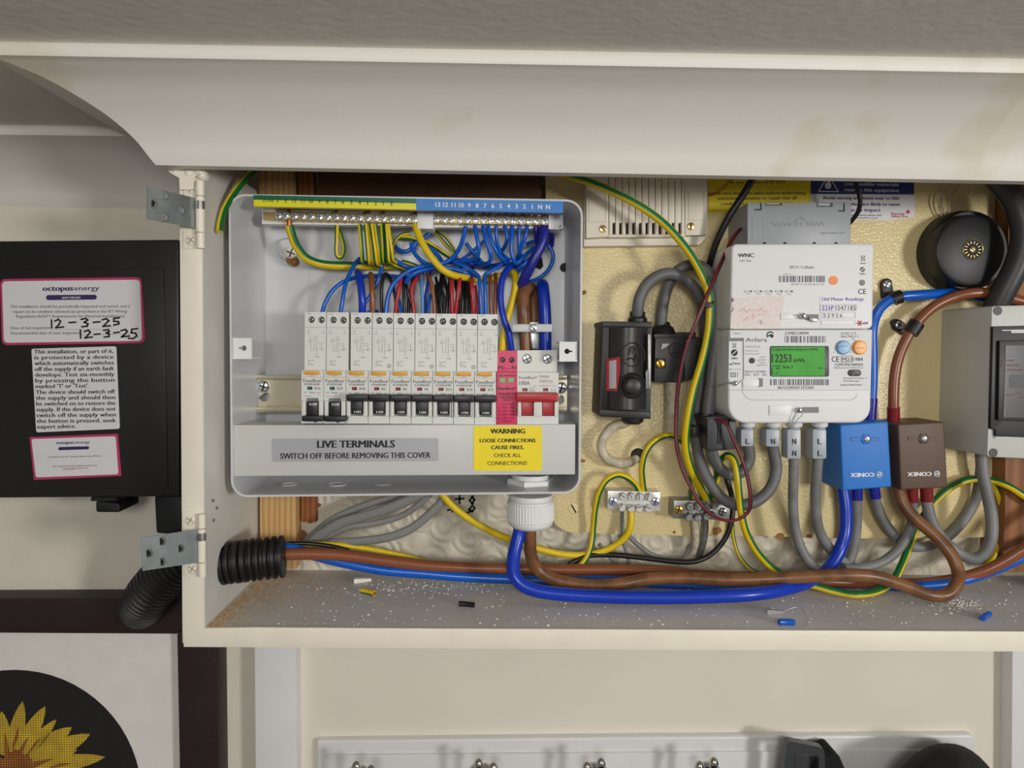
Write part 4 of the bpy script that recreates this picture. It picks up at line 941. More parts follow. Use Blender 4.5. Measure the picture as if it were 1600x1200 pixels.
# --- cut-out cables and meter cables
wire('grey_cable', [(996, 500, .615), (996, 488, .612), (1000, 464, .610), (1013, 442, .610), (1034, 429, .610), (1056, 429, .612), (1078, 443, .616), (1092, 462, .620), (1100, 490, .626), (1102, 540, .632), (1096, 600, .634), (1088, 650, .630), (1088, 690, .622), (1094, 722, .614), (1108, 752, .608), (1128, 778, .604), (1152, 789, .602), (1180, 784, .602), (1203, 764, .604), (1213, 735, .606), (1209, 706, .606), (1206, 690, .604)], 18, 'cable_dark', 'grey cable arching from the left cut-out and looping under to the meter terminal marked N', cat='cable', sides=14)
wire('grey_cable', [(1033, 520, .632), (1033, 505, .628), (1036, 475, .626), (1044, 446, .626), (1058, 424, .624), (1078, 414, .622), (1098, 418, .618), (1113, 436, .616), (1120, 465, .614), (1120, 505, .612), (1117, 545, .610), (1112, 590, .608), (1107, 635, .606), (1106, 670, .606), (1112, 705, .606), (1124, 730, .606), (1142, 742, .606), (1160, 736, .608), (1171, 716, .608), (1168, 690, .606)], 18, 'cable_dark', 'grey cable from the right cut-out through the clamp to meter terminal L', cat='cable', sides=14)
wire('grey_cable', [(1240, 700, .604), (1240, 740, .606), (1239, 790, .610), (1243, 830, .612), (1256, 866, .610), (1276, 890, .606), (1300, 902, .606)], 16, 'cable_grey', 'grey cable hanging from the meter terminal marked N twice', cat='cable', sides=14)
wire('grey_cable', [(1279, 700, .604), (1276, 740, .606), (1274, 785, .610), (1279, 825, .616), (1294, 854, .620), (1316, 876, .622), (1340, 890, .622)], 16.5, 'cable_grey', 'grey cable hanging from the meter terminal marked L twice', cat='cable', sides=14)
wire('grey_cable', [(1338.5, 768, .626), (1338.5, 790, .628), (1338, 825, .630), (1333, 860, .630), (1322, 885, .628), (1308, 900, .624)], 15.5, 'cable_grey', 'straight grey cable under the middle of the blue block', cat='cable', sides=14, ends=[('sleeve', [(1338.5, 755, .626), (1338.6, 781, .626)], 18, 'sleeve_blue')])
wire('grey_cable', [(1365, 766, .628), (1369, 785, .630), (1380, 813, .632), (1398, 836, .632), (1422, 853, .632), (1450, 853, .634), (1478, 840, .636), (1504, 815, .636), (1522, 785, .636), (1530, 755, .634), (1533, 730, .630), (1534, 700, .628)], 16, 'cable_grey', 'printed grey cable dipping behind from the blue block up to the switch box', cat='cable', sides=14, ends=[('sleeve', [(1364, 754, .628), (1367.5, 778, .6285)], 18, 'sleeve_blue')])
wire('grey_cable', [(1425, 768, .622), (1426, 790, .624), (1425, 815, .624), (1417, 838, .622), (1400, 862, .620), (1374, 880, .618), (1340, 888, .616), (1318, 888, .614)], 15.5, 'cable_grey', 'grey cable from the brown block swinging left behind the brown loop', cat='cable', sides=14, ends=[('sleeve', [(1425, 755, .622), (1425.5, 784, .623)], 17.5, 'sleeve_red')])
wire('grey_cable', [(1447.5, 766, .620), (1449, 788, .620), (1456, 815, .618), (1472, 842, .614), (1497, 864, .610), (1522, 873, .606), (1540, 862, .604), (1549, 838, .604), (1549, 805, .606), (1542, 770, .608), (1536, 740, .610), (1532, 700, .612)], 18, 'cable_grey', 'grey cable from the brown block looping low and up into the grey switch box', cat='cable', sides=14, ends=[('sleeve', [(1447, 755, .620), (1448.4, 783, .620)], 19.5, 'sleeve_red')])
# --- earth wires on the right
wire(EW, [(860, 268, .606), (890, 275, .604), (920, 284, .602), (958, 300, .600), (1000, 322, .598), (1038, 350, .596), (1072, 388, .594), (1096, 428, .592), (1108, 462, .590), (1109, 495, .590), (1105, 530, .592), (1095, 570, .594), (1083, 610, .596), (1074, 655, .598), (1071, 695, .604), (1078, 730, .614), (1092, 758, .624), (1103, 778, .630), (1108, 792, .632)], 12.5, 'gy_front', 'long green and yellow wire sweeping from the top down past the cut-outs', sides=16, phase1=0.17)
wire(EW, [(1000, 770, .632), (993, 757, .628), (980, 746, .625), (964, 742, .624), (947, 751, .625), (936, 770, .627), (930, 795, .630), (927, 825, .634), (924, 850, .632), (917, 870, .628), (905, 886, .626)], 9.5, 'gy_l', 'green and yellow wire looping over from the left terminal block')
wire(EW, [(1007, 772, .632), (1004, 752, .630), (1003, 730, .628), (1009, 706, .626), (1024, 688, .626), (1044, 680, .628), (1062, 686, .632), (1074, 705, .636), (1080, 740, .638), (1082, 785, .636)], 9.5, 'gy_r', 'green and yellow wire arching from the left terminal block to the right one')
wire(EW, [(1112, 785, .634), (1116, 762, .632), (1121, 742, .626), (1124, 728, .618), (1129, 717, .610), (1137, 712, .602), (1146, 718, .596), (1151, 736, .592), (1154, 765, .590), (1158, 800, .592), (1166, 832, .596), (1184, 864, .602), (1210, 890, .606), (1240, 906, .606), (1276, 916, .600), (1310, 925, .594), (1340, 929, .588), (1372, 923, .594), (1395, 908, .604), (1410, 880, .614), (1422, 850, .624), (1436, 818, .630), (1456, 788, .634), (1482, 764, .634), (1512, 750, .634), (1545, 750, .632), (1576, 760, .622), (1620, 786, .616), (1680, 800, .612), (1824, 798, .604)], 11.5, 'gy_l', 'long green and yellow wire dipping over the shelf and up past the brown block', sides=12)
wire(EW, [(1543, 748, .636), (1556, 765, .636), (1565, 792, .636), (1567, 822, .636), (1561, 852, .636), (1550, 874, .634), (1538, 888, .630)], 9, 'gy_l', 'green and yellow wire curving down beside the dark timber post')
wire(EW, [(1144, 812, .640), (1146, 838, .640), (1154, 866, .638), (1172, 888, .634), (1200, 900, .628), (1240, 908, .622)], 6, 'gy_l', 'thin green and yellow wire falling to the shelf right of the black one')
wire(EW, [(420, 250, .60), (402, 263, .585), (382, 281, .570), (364, 304, .558), (351, 327, .549), (345, 348, .543), (343, 362, .540)], 10, 'gy_l', 'green and yellow wire behind the top left corner of the fuse box')
wire('black_cable', [(884, 886, .628), (900, 876, .628), (922, 868, .630), (956, 867, .632), (1000, 871, .630), (1040, 876, .628), (1080, 878, .628), (1108, 868, .630), (1130, 846, .632), (1142, 818, .632), (1145, 788, .634), (1140, 762, .636), (1130, 735, .638), (1124, 715, .638)], 8.5, 'black_wire', 'black cable lying along the skirting below the terminal blocks', cat='cable')
wire('black_cable', [(1180, 272, .596), (1160, 306, .600), (1138, 340, .606), (1122, 372, .612), (1112, 400, .618), (1106, 425, .628)], 11, 'black_wire', 'black cable coming down left of the meter from above', cat='cable')
wire('black_cable', [(1334, 280, .606), (1341, 298, .606), (1344, 316, .608), (1340, 332, .612), (1330, 346, .618), (1324, 352, .624)], 7, 'black_wire', 'thin black lead bending behind the top right of the grey module', cat='cable')
wire('brown_wire', [(1150, 270, .640), (1141, 282, .640), (1128, 296, .640), (1114, 304, .641), (1100, 307, .642)], 2.6, 'copper', 'thin bare brown wire over the yellow notice')
for dx, m, lab in ((0, 'dark_red', 'thin dark red lead looping down from the meter to the clamp'), (2.6, 'black_wire', 'thin black lead alongside the dark red one')):
    wire('thin_lead', [(1168 + dx, 352, .622), (1156 + dx, 358, .612), (1142 + dx, 376, .600), (1128 + dx, 406, .590), (1110 + dx, 448, .582), (1090 + dx, 496, .580), (1072 + dx, 542, .582), (1061 + dx, 590, .584), (1056 + dx, 640, .586), (1056 + dx, 690, .586), (1064 + dx, 728, .586), (1080 + dx, 764, .584), (1098 + dx, 792, .582), (1122 + dx, 810, .580), (1148 + dx, 813, .578), (1167 + dx, 801, .577), (1172 + dx, 778, .576), (1166 + dx, 740, .577), (1154 + dx, 706, .578), (1143 + dx, 680, .580), (1136 + dx, 664, .582), (1124 + dx * 6, 656, .586), (1112 + dx * 12, 657, .592)], 4.6 if dx == 0 else 3.2, m, lab, seg=6, sides=8)
# --- right-hand supply tails
wire('brown_cable', [(1396, 668, .628), (1396, 640, .626), (1397, 600, .626), (1402, 566, .626), (1414, 534, .625), (1432, 505, .624), (1458, 480, .622), (1488, 465, .620), (1520, 458, .617), (1552, 459, .616), (1590, 469, .616), (1640, 480, .614), (1720, 484, .612), (1818, 478, .606)], 16.5, 'brown', 'chestnut brown tail arching from the brown block to the right', cat='cable', sides=14, ends=[('sleeve', [(1396, 668, .628), (1396, 636, .626)], 19, 'sleeve_red')])
wire('blue_cable', [(1358, 668, .630), (1360, 640, .630), (1363, 600, .630), (1363, 550, .630), (1363, 515, .630), (1370, 490, .628), (1384, 473, .626), (1404, 464, .624), (1436, 461, .624), (1470, 459, .628), (1500, 458, .634), (1540, 464, .636)], 15.5, 'blue', 'bright blue tail curving out from behind the meter under the round black box', cat='cable', sides=14, ends=[('sleeve', [(1358, 668, .630), (1361.5, 622, .630)], 19, 'sleeve_blue')])
wire('black_cable', [(1540, 258, .610), (1562, 282, .606), (1586, 315, .602), (1598, 350, .600), (1597, 385, .600), (1586, 420, .602), (1568, 455, .606), (1552, 488, .612), (1545, 510, .62)], 36, 'charcoal', 'very thick black flexible cable dropping behind the grey switch box', cat='cable', sides=18)
for dx, xb in ((0, 1476), (8, 1480), (20, 1484)):
    wire('bare_wire', [(1474 + dx * 2, 280 - dx * .3, .640), (1466 + dx, 305, .638), (1467 + dx * .8, 325, .638), (xb, 348, .640)], 2.4, 'lead_cream', {0: 'leftmost', 8: 'middle', 20: 'rightmost'}[dx] + ' thin painted wire above the round black box', group='painted bell wires above the round black box', sides=6)
wire('lead_cable', [(1085, 808, .634), (1087, 835, .636), (1086, 856, .640), (1078, 872, .644), (1064, 882, .648)], 12, 'lead_cream', 'cream painted cable under the right terminal block', cat='cable')
wire('braided_cable', [(1101, 808, .632), (1101, 830, .634), (1097, 852, .636), (1091, 872, .640)], 12, 'dull_steel', 'blackened braided cable under the right terminal block', cat='cable')
wire('lead_cable', [(983, 838, .648), (998, 852, .646), (1018, 866, .645), (1046, 876, .645), (1068, 872, .646), (1080, 852, .647)], 8, 'twin_grey', 'grey cable sagging against the wallpaper behind the black one', cat='cable')
wire('lead_cable', [(972, 796, .640), (973, 830, .642), (975, 850, .645), (983, 878, .646), (975, 886, .646), (960, 878, .648), (936, 850, .650)], 6, 'twin_grey', 'thin grey cable looping behind the yellow earth wire', cat='cable')
wire('lead_pipe', [(987, 652, .620), (978, 660, .626), (960, 666, .630), (944, 682, .630), (940, 700, .630), (949, 716, .630), (968, 724, .632), (986, 722, .640), (997, 712, .652)], 15, 'lead_cream', 'cream painted pipe curling under the left cut-out', cat='pipe', sides=14)
wire('lead_pipe', [(1050, 596, .630), (1050, 630, .632), (1049, 660, .634), (1047, 684, .636)], 22, 'lead_cream', 'cream painted upright pipe under the right cut-out', cat='pipe', sides=14)
g = G(); g.lathe(997, 712, YB - 0.0004, [(12, YB), (11, YB - 0.0006)], 18); g.obj('pipe_hole', 'hole_dark', bdo)
# ------------------------------------------------------------------ cut-outs
def emblem(g, cx, cy, r, Y, m=0):
    g.tube([(cx + r * math.cos(a), cy + r * math.sin(a), Y) for a in [i * math.pi / 10 for i in range(21)]], r * 0.13, m, sides=6, seg=1, cap=False)
    g.tube([(cx - r * .6, cy + r * .45, Y), (cx - r * .2, cy + r * .3, Y - .0005), (cx + r * .2, cy + r * .35, Y - .0005), (cx + r * .62, cy + r * .1, Y)], r * 0.16, m, sides=6, seg=3)
    g.tube([(cx - r * .4, cy + r * .1, Y), (cx - r * .25, cy - r * .5, Y - .0005), (cx + r * .1, cy - r * .62, Y - .0005), (cx + r * .3, cy - r * .2, Y), (cx + r * .1, cy + r * .6, Y)], r * 0.14, m, sides=6, seg=3)
    g.text('BI', cx - r * .22, cy - r * .02, cx + r * .2, cy - r * .02, r * .45, Y - .0006, m)
cf = thing('cutout_fuse', 'black moulded service fuse with a raised round emblem left of the meter', 'fuse', P(980, 655, .62))
g = G(); g.prism(rq([(942, 503), (1019, 505), (1017, 654), (936, 651)], 5, 3), .603, YB - .0002, .001); g.prism([(941, 502), (1020, 503), (1019, 512), (941, 511)], .600, YB - .0002, .001); g.prism([(937, 640), (1018, 643), (1017, 655), (937, 651)], .600, YB - .0002, .001); g.obj('base', 'black_plastic', cf)
g = G()
vs = []; fs = []; n = 12
for y in (512, 640):
    for i in range(n + 1):
        u = i / n; x = 952 + 60 * u; Yd = .600 - .016 * math.sin(math.pi * u) ** 0.6
        vs.append(P(x - (y - 512) * 0.02, y, Yd))
for i in range(n): fs.append((i, i + 1, n + 2 + i, n + 1 + i))
fs.append(tuple(range(n, -1, -1))); fs.append(tuple(range(n + 1, 2 * n + 2)))
g.add(vs, fs); g.obj('fuse_carrier', 'bakelite', cf)
g = G(); emblem(g, 989, 554, 18.5, .5845); g.obj('emblem', 'bakelite', cf)
g = G(); g.lathe(987.5, 602.5, .585, [(21, .592), (21, .583), (18.5, .5815), (16, .583)], 28); g.lathe(987.5, 602.5, .583, [(15.5, .586), (15, .580), (11, .5765), (5, .5755)], 24); g.obj('knob', 'bakelite', cf)
g = G(); g.vlathe(996, .615, [(15, 503), (15, 498), (12, 495), (12, 488), (10, 486)], 20); g.obj('cable_bush', 'black_plastic', cf)
g = G(); g.vlathe(988, .620, [(18, 652), (17, 658), (12, 662)], 20); g.obj('cable_boot', 'black_plastic', cf)
g = G(); g.box(1012.5, 522, 1016.5, 608, .588, .61, .0005); g.obj('retaining_strip', 'dull_steel', cf)
def cary(x): return .600 - .016 * math.sin(math.pi * max(0.0, min(1.0, (x - 951) / 60))) ** 0.6
g = G()
for o_, xs_, m_ in ((.0008, (947, 952, 954, 957, 961, 965, 969), 0), (.0011, (950, 952.5, 954, 957, 960, 963), 1)):
    top_ = [P(x, (561 if m_ == 0 else 565) - (x - 947) * .17, cary(x) - o_) for x in xs_]; bot_ = [P(x, (611 if m_ == 0 else 607) - (0 if x < 966 else 34), cary(x) - o_) for x in xs_]
    nn_ = len(xs_); g.add(top_ + bot_, [(i, i + 1, nn_ + i + 1, nn_ + i) for i in range(nn_ - 1)], m_)
ps = g.obj('paper_label', ['ink_red', 'sticker_white'], cf, label='torn paper label with a red border')
g = G(); g.text('R1000V', 957, 603, 957.2, 572, 2.4, cary(957) - .0016); g.obj('lettering', 'ink_grey', ps)
g = G(); g.prism([(1009, 582), (1013, 575), (1014, 605), (1010, 608)], .590, .5915); g.obj('label_scrap', 'sticker_white', cf)
cn = thing('cutout_neutral', 'smaller black moulded terminal box right of the service fuse', 'terminal box', P(1058, 598, .632))
g = G(); g.prism([(1024, 527), (1071, 528), (1068, 598), (1022, 597)], .620, YB - .0002, .0012); g.prism([(1071, 530), (1093, 526), (1091, 590), (1069, 596)], .626, YB - .0002, .001); g.box(1022, 519, 1088, 529, .624, YB - .0002, .001); g.obj('body', 'bakelite', cn)
g = G(); emblem(g, 1057, 547, 11.5, .6195); g.obj('emblem', 'bakelite', cn)
g = G(); g.vlathe(1035, .630, [(21, 522), (17, 512), (12, 508), (11, 503)], 20); g.obj('cable_bush', 'black_plastic', cn)
g = G(); g.prism([(1024.5, 559.5), (1040.5, 560), (1040, 576), (1024.5, 575.5)], .6192, .62, 0, 2); g.screw(1031.5, 568, .6196, 7, 'slot', 60, 0, 1); g.obj('sealing_screw', ['gold_screw', 'hole_dark', 'hole_dark'], cn)
g = G(); g.prism([(1035, 537), (1046.5, 537), (1040, 542.5), (1033, 546)], .6193, .62); g.obj('paint_scrape', 'sleeve_grey', cn)
# ------------------------------------------------------------------ ventilated unit
ve = thing('bell_transformer', 'cream slatted vented plastic unit at the top of the backboard', 'vent unit', P(1010, 384, .635))
g = G(); g.prism([(913, 262), (1106, 268), (1106, 370), (1092, 383), (912, 385)], .634, YB - .0002, .0008); g.obj('base_plate', 'vent_white', ve)
g = G(); g.prism([(916, 258), (951, 259), (951, 370), (916, 372)], .625, .634, .0008); g.line([(920, 300), (946, 300), (946, 347), (920, 347)], 0.5, .6248, 1, True)
g.text('FRIEDLAND', 926, 345, 926.2, 303, 3, .6247, 1); g.text('INPUT 240V', 933, 345, 933.2, 312, 2, .6247, 1); g.text('50Hz 8V 1A', 939, 345, 939.2, 312, 2, .6247, 1); g.obj('end_panel', ['vent_white', 'ink_light'], ve)
g = G(); g.prism([(1070, 262), (1105, 263), (1105, 367), (1071, 368)], .625, .634, .0008); g.line([(1076, 300), (1100, 300), (1100, 344), (1076, 344)], 0.5, .6248, 1, True); g.text('ESSO', 1081, 343, 1081.2, 320, 3, .6247, 1); g.obj('end_panel', ['vent_white', 'ink_light'], ve)
g = G(); g.box(951, 347, 1071, 367.5, .6315, .634, 0); g.obj('slot_back', 'hole_dark', ve)
g = G(); g.prism([(951, 366), (1071, 366), (1071, 370), (951, 371)], .6255, .634, .0006); g.obj('lower_bar', 'vent_white', ve)
for k in range(12):
    x = 952 + 10.3 * k
    s_ = G(); s_.prism([(x, 259), (x + 9.3, 259), (x + 9.3, 348), (x + 5.2, 348), (x + 5.2, 368), (x, 368)], .6262 if k % 2 else .6258, .634, .0004); s_.obj('slat', 'vent_white', ve)
for x, y, a in ((942, 357.5, 40), (1079.5, 353.5, 90)):
    s_ = G(); s_.screw(x, y, .6248, 6, 'slot', a, 0, 1); s_.obj('screw', ['brass', 'hole_dark'], ve)
# ------------------------------------------------------------------ notices
YN = YB - .0006
g = G(); g.prism([(1107, 262), (1268, 266), (1267, 330), (1107, 333)], YN, YB); no = g.obj('wiring_notice', 'notice_yellow', label='yellow wiring colours notice behind the top of the meter', cat='notice')
g = G()
for t, a, b, y, h in [('to two versions of BS 7671', 1141, 1226, 287, 4.6), ('Great care should be taken before undertaking', 1108, 1259, 304, 4.6), ('extension, alteration or repair that all', 1122, 1244, 312, 4.6), ('conductors are correctly identified.', 1127, 1240, 320.5, 4.6), ('WGN 25/01/0117', 1108, 1131, 330, 1.8)]:
    g.text(t, a, y, b, y - .6, h, YN - .0002, bold=.006)
g.obj('lettering', 'ink', no)
g = G(); g.prism([(1267, 262), (1428, 268), (1428, 304), (1267, 303)], YN - .0002, YB, 0, 0); g.prism([(1267, 303), (1428, 304), (1430, 338), (1410, 342), (1390, 344.5), (1300, 342), (1267, 338)], YN - .0001, YB, 0, 1)
no = g.obj('safety_notice', ['notice_blue', 'sticker_white'], label='blue and white combustible materials notice at the top right of the backboard', cat='notice')
g = G(); y = YN - .0004
g.text('combustible materials', 1320, 289.5, 1404, 291, 5.4, y, 0); g.text('near to this equipment', 1320, 298.6, 1405, 300, 5.4, y, 0)
g.line([(1279, 299), (1310, 299.4), (1294.5, 274), (1279, 299)], 1.2, y, 0); g.prism([(1290, 294), (1289, 288), (1293, 284), (1294, 279), (1298, 285), (1299, 291), (1296, 295.5)], y, YN, 0, 0)
for t, a, b, yy, h, m in [('Avoid storing any items near to this', 1286, 1405, 311.4, 5.2, 1), ('equipment which are likely to cause', 1290, 1406, 321, 5.2, 1), ('damage by impact', 1308, 1376, 330, 5.2, 1), ('For more information please visit', 1308, 1378, 337, 2.6, 2), ('www.electricalsafetyfirst.org.uk', 1312, 1372, 341, 2, 2), ('Electrical', 1393, 1413, 335.4, 3.6, 3), ('Safety First', 1393, 1419, 339.4, 3.6, 3)]:
    g.text(t, a, yy, b, yy + .6, h, y, m, bold=.008)
g.lathe(1419, 331, y, [(3, YN), (3, y)], 14, 3); g.obj('lettering', ['ink_white', 'ink_blue', 'ink_grey', 'ink_red'], no)
# ------------------------------------------------------------------ meter, hub and aerial module
am = thing('meter_module', 'flat grey plastic module above the white communications hub', 'module', P(1250, 381, .615))
g = G(); g.prism([(1168, 317), (1330, 315.5), (1329, 384), (1168, 384)], .597, YB - .0008, .0008); g.obj('body', 'meter_grey', am)
for x0, x1, y0, y1 in [(1197, 1222, 316.5, 321), (1277, 1301, 317, 323)]:
    g = G(); g.box(x0, y0, x1, y1, .5966, .598); g.box(x0 + 1, y0 + .6, x1 - 4, y1 - 1.6, .5964, .597, 0, 1); g.obj('slot', ['stitch_grey', 'sleeve_grey'], am)
g = G()
for pp in ([(1189, 318), (1189, 327.5), (1180, 327.5)], [(1319, 318), (1319, 329.5), (1311, 329.5)]): g.line(pp, 1.8, .5967)
for x in (1192, 1224, 1270, 1304): g.prism([(x, 381), (x, 379.4), (x + 2.5, 378), (x + 5, 379.4), (x + 5, 381)], .5967, .598)
g.obj('latch', 'hole_dark', am)
g = G(); y = .5967
g.line([(1176, 342), (1192, 342), (1192, 357), (1176, 357)], .6, y, 0, True); g.line([(1176, 359), (1192, 359), (1192, 372), (1176, 372)], .6, y, 0, True); g.text('CE', 1178, 370, 1190, 370, 8, y, 0)
g.text('WELTEAVIA', 1288, 346, 1206, 347, -7, y, 1); g.text('0123456789', 1319, 362.6, 1282, 362.8, -3, y, 1); g.line([(1242, 346), (1245, 342), (1250, 340), (1255, 342), (1258, 345)], .8, y, 1); g.line([(1254, 343), (1252, 336)], .8, y, 1); g.obj('moulded_marks', ['sleeve_grey', 'moulded_grey'], am)
hub = thing('communications_hub', 'white smart meter communications hub marked WNC', 'hub', P(1252, 514, .61))
YH = .575
g = G(); g.prism(rq([(1143.5, 381), (1366.5, 380), (1364, 514), (1140.5, 514.5)], 8, 5), YH, YB - .0008, .0022, seg=3); g.obj('body', 'meter_white', hub)
g = G(); y = YH - .00015
g.text('WNC', 1153, 402, 1178, 401.8, 6, y, 0, .025); g.text('GBC-TNA', 1156, 409, 1174, 409, 3, y, 1); g.text('SKU1 Cellular', 1233.5, 419.6, 1272.5, 419.6, 4.6, y, 1); g.text('GUID ID', 1224, 429.4, 1236, 429.4, 1.8, y, 2)
random.seed(3)
def barcode(g, x0, x1, y0, y1, Y, m, n=60):
    x = x0; w0 = (x1 - x0) / n
    k = 0
    while x < x1:
        w = random.choice((.55, .55, 1.1, 1.6)) * w0 * 1.2
        if k % 2 == 0: g.flat([(x, y0), (min(x + w, x1), y0), (min(x + w, x1), y1), (x, y1)], Y, m)
        x += w; k += 1
barcode(g, 1217, 1289, 431, 441, y, 1); g.text('00-DB-1E-C3-D0-2E-FC-FD', 1236, 445.4, 1288, 445.4, 2.2, y, 1)
for x, t in ((1169, 'SW'), (1185, 'WAN'), (1201, 'MESH'), (1217, 'HAN'), (1233, 'GAS')):
    g.line([(x - 4.5, 455.2), (x + 4.5, 455.2)], 2.8, y, 1); g.line([(x - 4, 455.2), (x + 1.4, 455.2)], 1.8, y - .0001, 3); g.text(t, x - 3.5, 460.6, x + 3.5, 460.6, 2, y, 2)
def wheelie(g, cx, cy, s_, Y, m):
    g.line([(cx - 3 * s_, cy - 4 * s_), (cx - 2 * s_, cy + 4 * s_), (cx + 2 * s_, cy + 4 * s_), (cx + 3 * s_, cy - 4 * s_), (cx - 3.4 * s_, cy - 4 * s_)], .8 * s_, Y, m); g.line([(cx - 4 * s_, cy - 5 * s_), (cx + 4 * s_, cy + 5 * s_)], .7 * s_, Y, m); g.line([(cx + 4 * s_, cy - 5 * s_), (cx - 4 * s_, cy + 5 * s_)], .7 * s_, Y, m)
wheelie(g, 1348.5, 403.6, .9, y, 1); g.line([(1344.6, 411.6), (1352, 411.6)], 1.4, y, 1)
g.flat(circ(1347.6, 421, 4, 16), y, 1); g.line([(1345.4, 423), (1350, 419)], 1.1, y - .0001, 3); g.text('ZigBee', 1342.6, 429, 1353, 429, 3, y, 1); g.flat(circ(1347, 441.6, 4.6, 16), y, 1); g.line(circ(1347, 441.6, 2.4, 8), .6, y - .0001, 3, True)
g.text('CE', 1341, 459.4, 1353.4, 459.4, 8, y, 0); g.obj('lettering', ['ink', 'ink_grey', 'ink_light', 'meter_white'], hub)
g = G(); g.prism(circ(1302.2, 438.2, 7.2, 22), YH - .0004, YH); g.obj('orange_dot_sticker', 'orange_dot', label='round orange dot sticker on the white hub', cat='sticker')
g = G(); g.prism([(1144, 464), (1226, 461.5), (1222, 500), (1218, 513.6), (1141, 513.8)], YH - .0004, YH); stk = g.obj('paper_sticker', 'sticker_pinkish', label='faded pinkish paper sticker at the lower left of the white hub', cat='sticker')
g = G(); y = YH - .0006
g.line([(1153 + 4.6 * k, 486 - (k % 3) * 2 + (k % 2) * 2) for k in range(11)], .7, y, 0); g.line([(1172, 496), (1178, 490), (1176, 498), (1184, 492), (1190, 490), (1196, 494)], .6, y, 1); g.line([(1160, 501), (1168, 495), (1166, 503)], .6, y, 1); g.line([(1184, 504), (1190, 500), (1188, 506), (1194, 503)], .7, y, 2)
g.line([(1143.6, 472), (1143.6, 466), (1145.4, 471), (1146, 466)], .8, y, 3); g.line([(1143, 487), (1145.6, 484), (1145, 480)], .9, y, 3); g.obj('handwriting', ['faded_red', 'faded_red', 'ink_light', 'ink'], stk)
g = G(); g.prism([(1280.5, 462.6), (1360, 462), (1361, 508), (1352, 512), (1282, 511.6)], YH - .0003, YH); stk = g.obj('reading_sticker', 'sticker_white', label='white Old Meter Readings sticker at the lower right of the hub', cat='sticker')
g = G(); y = YH - .0005
g.text('Old Meter Readings', 1283.6, 470, 1349.6, 469.6, 5.2, y, 0, .004); g.line([(1282, 476), (1338, 475.6), (1338, 485), (1282, 485.4)], .5, y, 1, True); g.line([(1284, 488), (1336.4, 487.6), (1336.4, 496.6), (1284, 497)], .5, y, 1, True); g.line([(1284, 500), (1336, 500), (1336, 508), (1284, 508)], .4, y, 1, True)
x = 1284.6
for k, c in enumerate('S2AP1D47185'):
    g.text(c, x + (1.4 if c == '1' else 0), 484.6, x + (2.2 if c == '1' else 3.6), 484.6, 7.4, y, 2 if k < 5 else 3); x += 4.9
x = 1286.6
for c in '52926': g.text(c, x, 496, x + 4, 495.6, 6, y, 3); x += 6.4
for a in range(6): g.line([(1343.4 + 1.4 * math.cos(a * 1.047), 505 + 1.4 * math.sin(a * 1.047)), (1343.4 + 4.4 * math.cos(a * 1.047), 505 + 3.8 * math.sin(a * 1.047))], 1.8, y, 4)
g.text('eDF', 1348.4, 506.8, 1356.6, 506.8, 3.8, y, 5, .02); g.obj('lettering', ['ink_violet', 'ink_light', 'ink_violet', 'ink_grey', 'ink_red', 'ink_blue'], stk)
def seal(name, tag, scr, wire_pts, tab, par, Y):
    t = G(); t.prism(tag, Y - .0012, Y, .0003); t.prism(tab, Y - .0006, Y, 0, 1); so = t.obj('seal_tag', ['clip_white', 'meter_slot'], par)
    s_ = G(); s_.screw(scr[0], scr[1], Y - .0004, scr[2], 'cross', 30, 0, 1, .003); s_.obj('sealing_screw', ['steel', 'hole_dark'], so)
    for wp in wire_pts:
        s_ = G(); s_.tube(wp, 1.1, sides=6, seg=4); s_.obj('seal_wire', 'steel', so)
seal('hub', [(1220, 488.6), (1240, 487.6), (1241.6, 489), (1241.6, 497.6), (1239, 499), (1220, 499.6)], (1253.8, 494, 5.6), [[(1240, 492, YH - .002), (1246, 492.6, YH - .004), (1252, 497, YH - .004), (1262, 497, YH - .003), (1270, 499, YH - .002)]], [(1258, 491), (1279, 491), (1279, 500), (1258, 500)], hub, YH)
g = G(); g.prism([(1266, 495), (1278, 496.6), (1278.6, 502.6), (1270, 503), (1264.6, 500)], YH - .003, YH - .0004, .0006); g.obj('crimp_seal', 'dull_steel', hub)
me_ = thing('electricity_meter', 'white smart electricity meter with a green display reading 12253 kWh', 'meter', P(1250, 661, .61))
out = [(1140, 515), (1364, 514.6), (1362, 600), (1361.6, 614)] + [(1338 + 23 * math.cos(math.radians(a)), 636 + 25 * math.sin(math.radians(a))) for a in range(0, 91, 15)] + [(1166 - 28 * math.sin(math.radians(a)), 633 + 28.4 * math.cos(math.radians(a))) for a in range(0, 91, 15)] + [(1138, 600)]
YM = .573
g = G(); g.prism(out, YM, YB - .0008, .0022, seg=3); g.line([(1138.6, 609.6), (1361.6, 609.2)], .6, YM - .00015, 1); g.line([(1160, 597), (1159.4, 606), (1161, 614), (1166, 621), (1174, 625), (1330, 625), (1337, 621), (1339, 615)], .7, YM - .00015, 1); g.obj('case', ['meter_white', 'ink_light'], me_)
g = G(); g.prism([(1141, 517), (1361, 516.4), (1359.6, 608), (1162, 608.6), (1162, 528), (1141, 528)], YM - .0005, YM, 0); g.obj('face_label', 'meter_label', me_)
g = G(); g.prism([(1137.6, 528), (1161, 527.4), (1161, 533), (1138, 534)], YM - .0004, YM, 0, 1); g.prism([(1139, 533.6), (1160.4, 533), (1160.4, 592), (1138.4, 592)], YM - .0005, YM, 0, 0); g.prism([(1160.4, 528), (1162.4, 528), (1162.4, 592), (1160.4, 592)], YM - .0006, YM, 0, 1); g.obj('side_label', ['meter_label', 'meter_slot'], me_)
y = YM - .00065
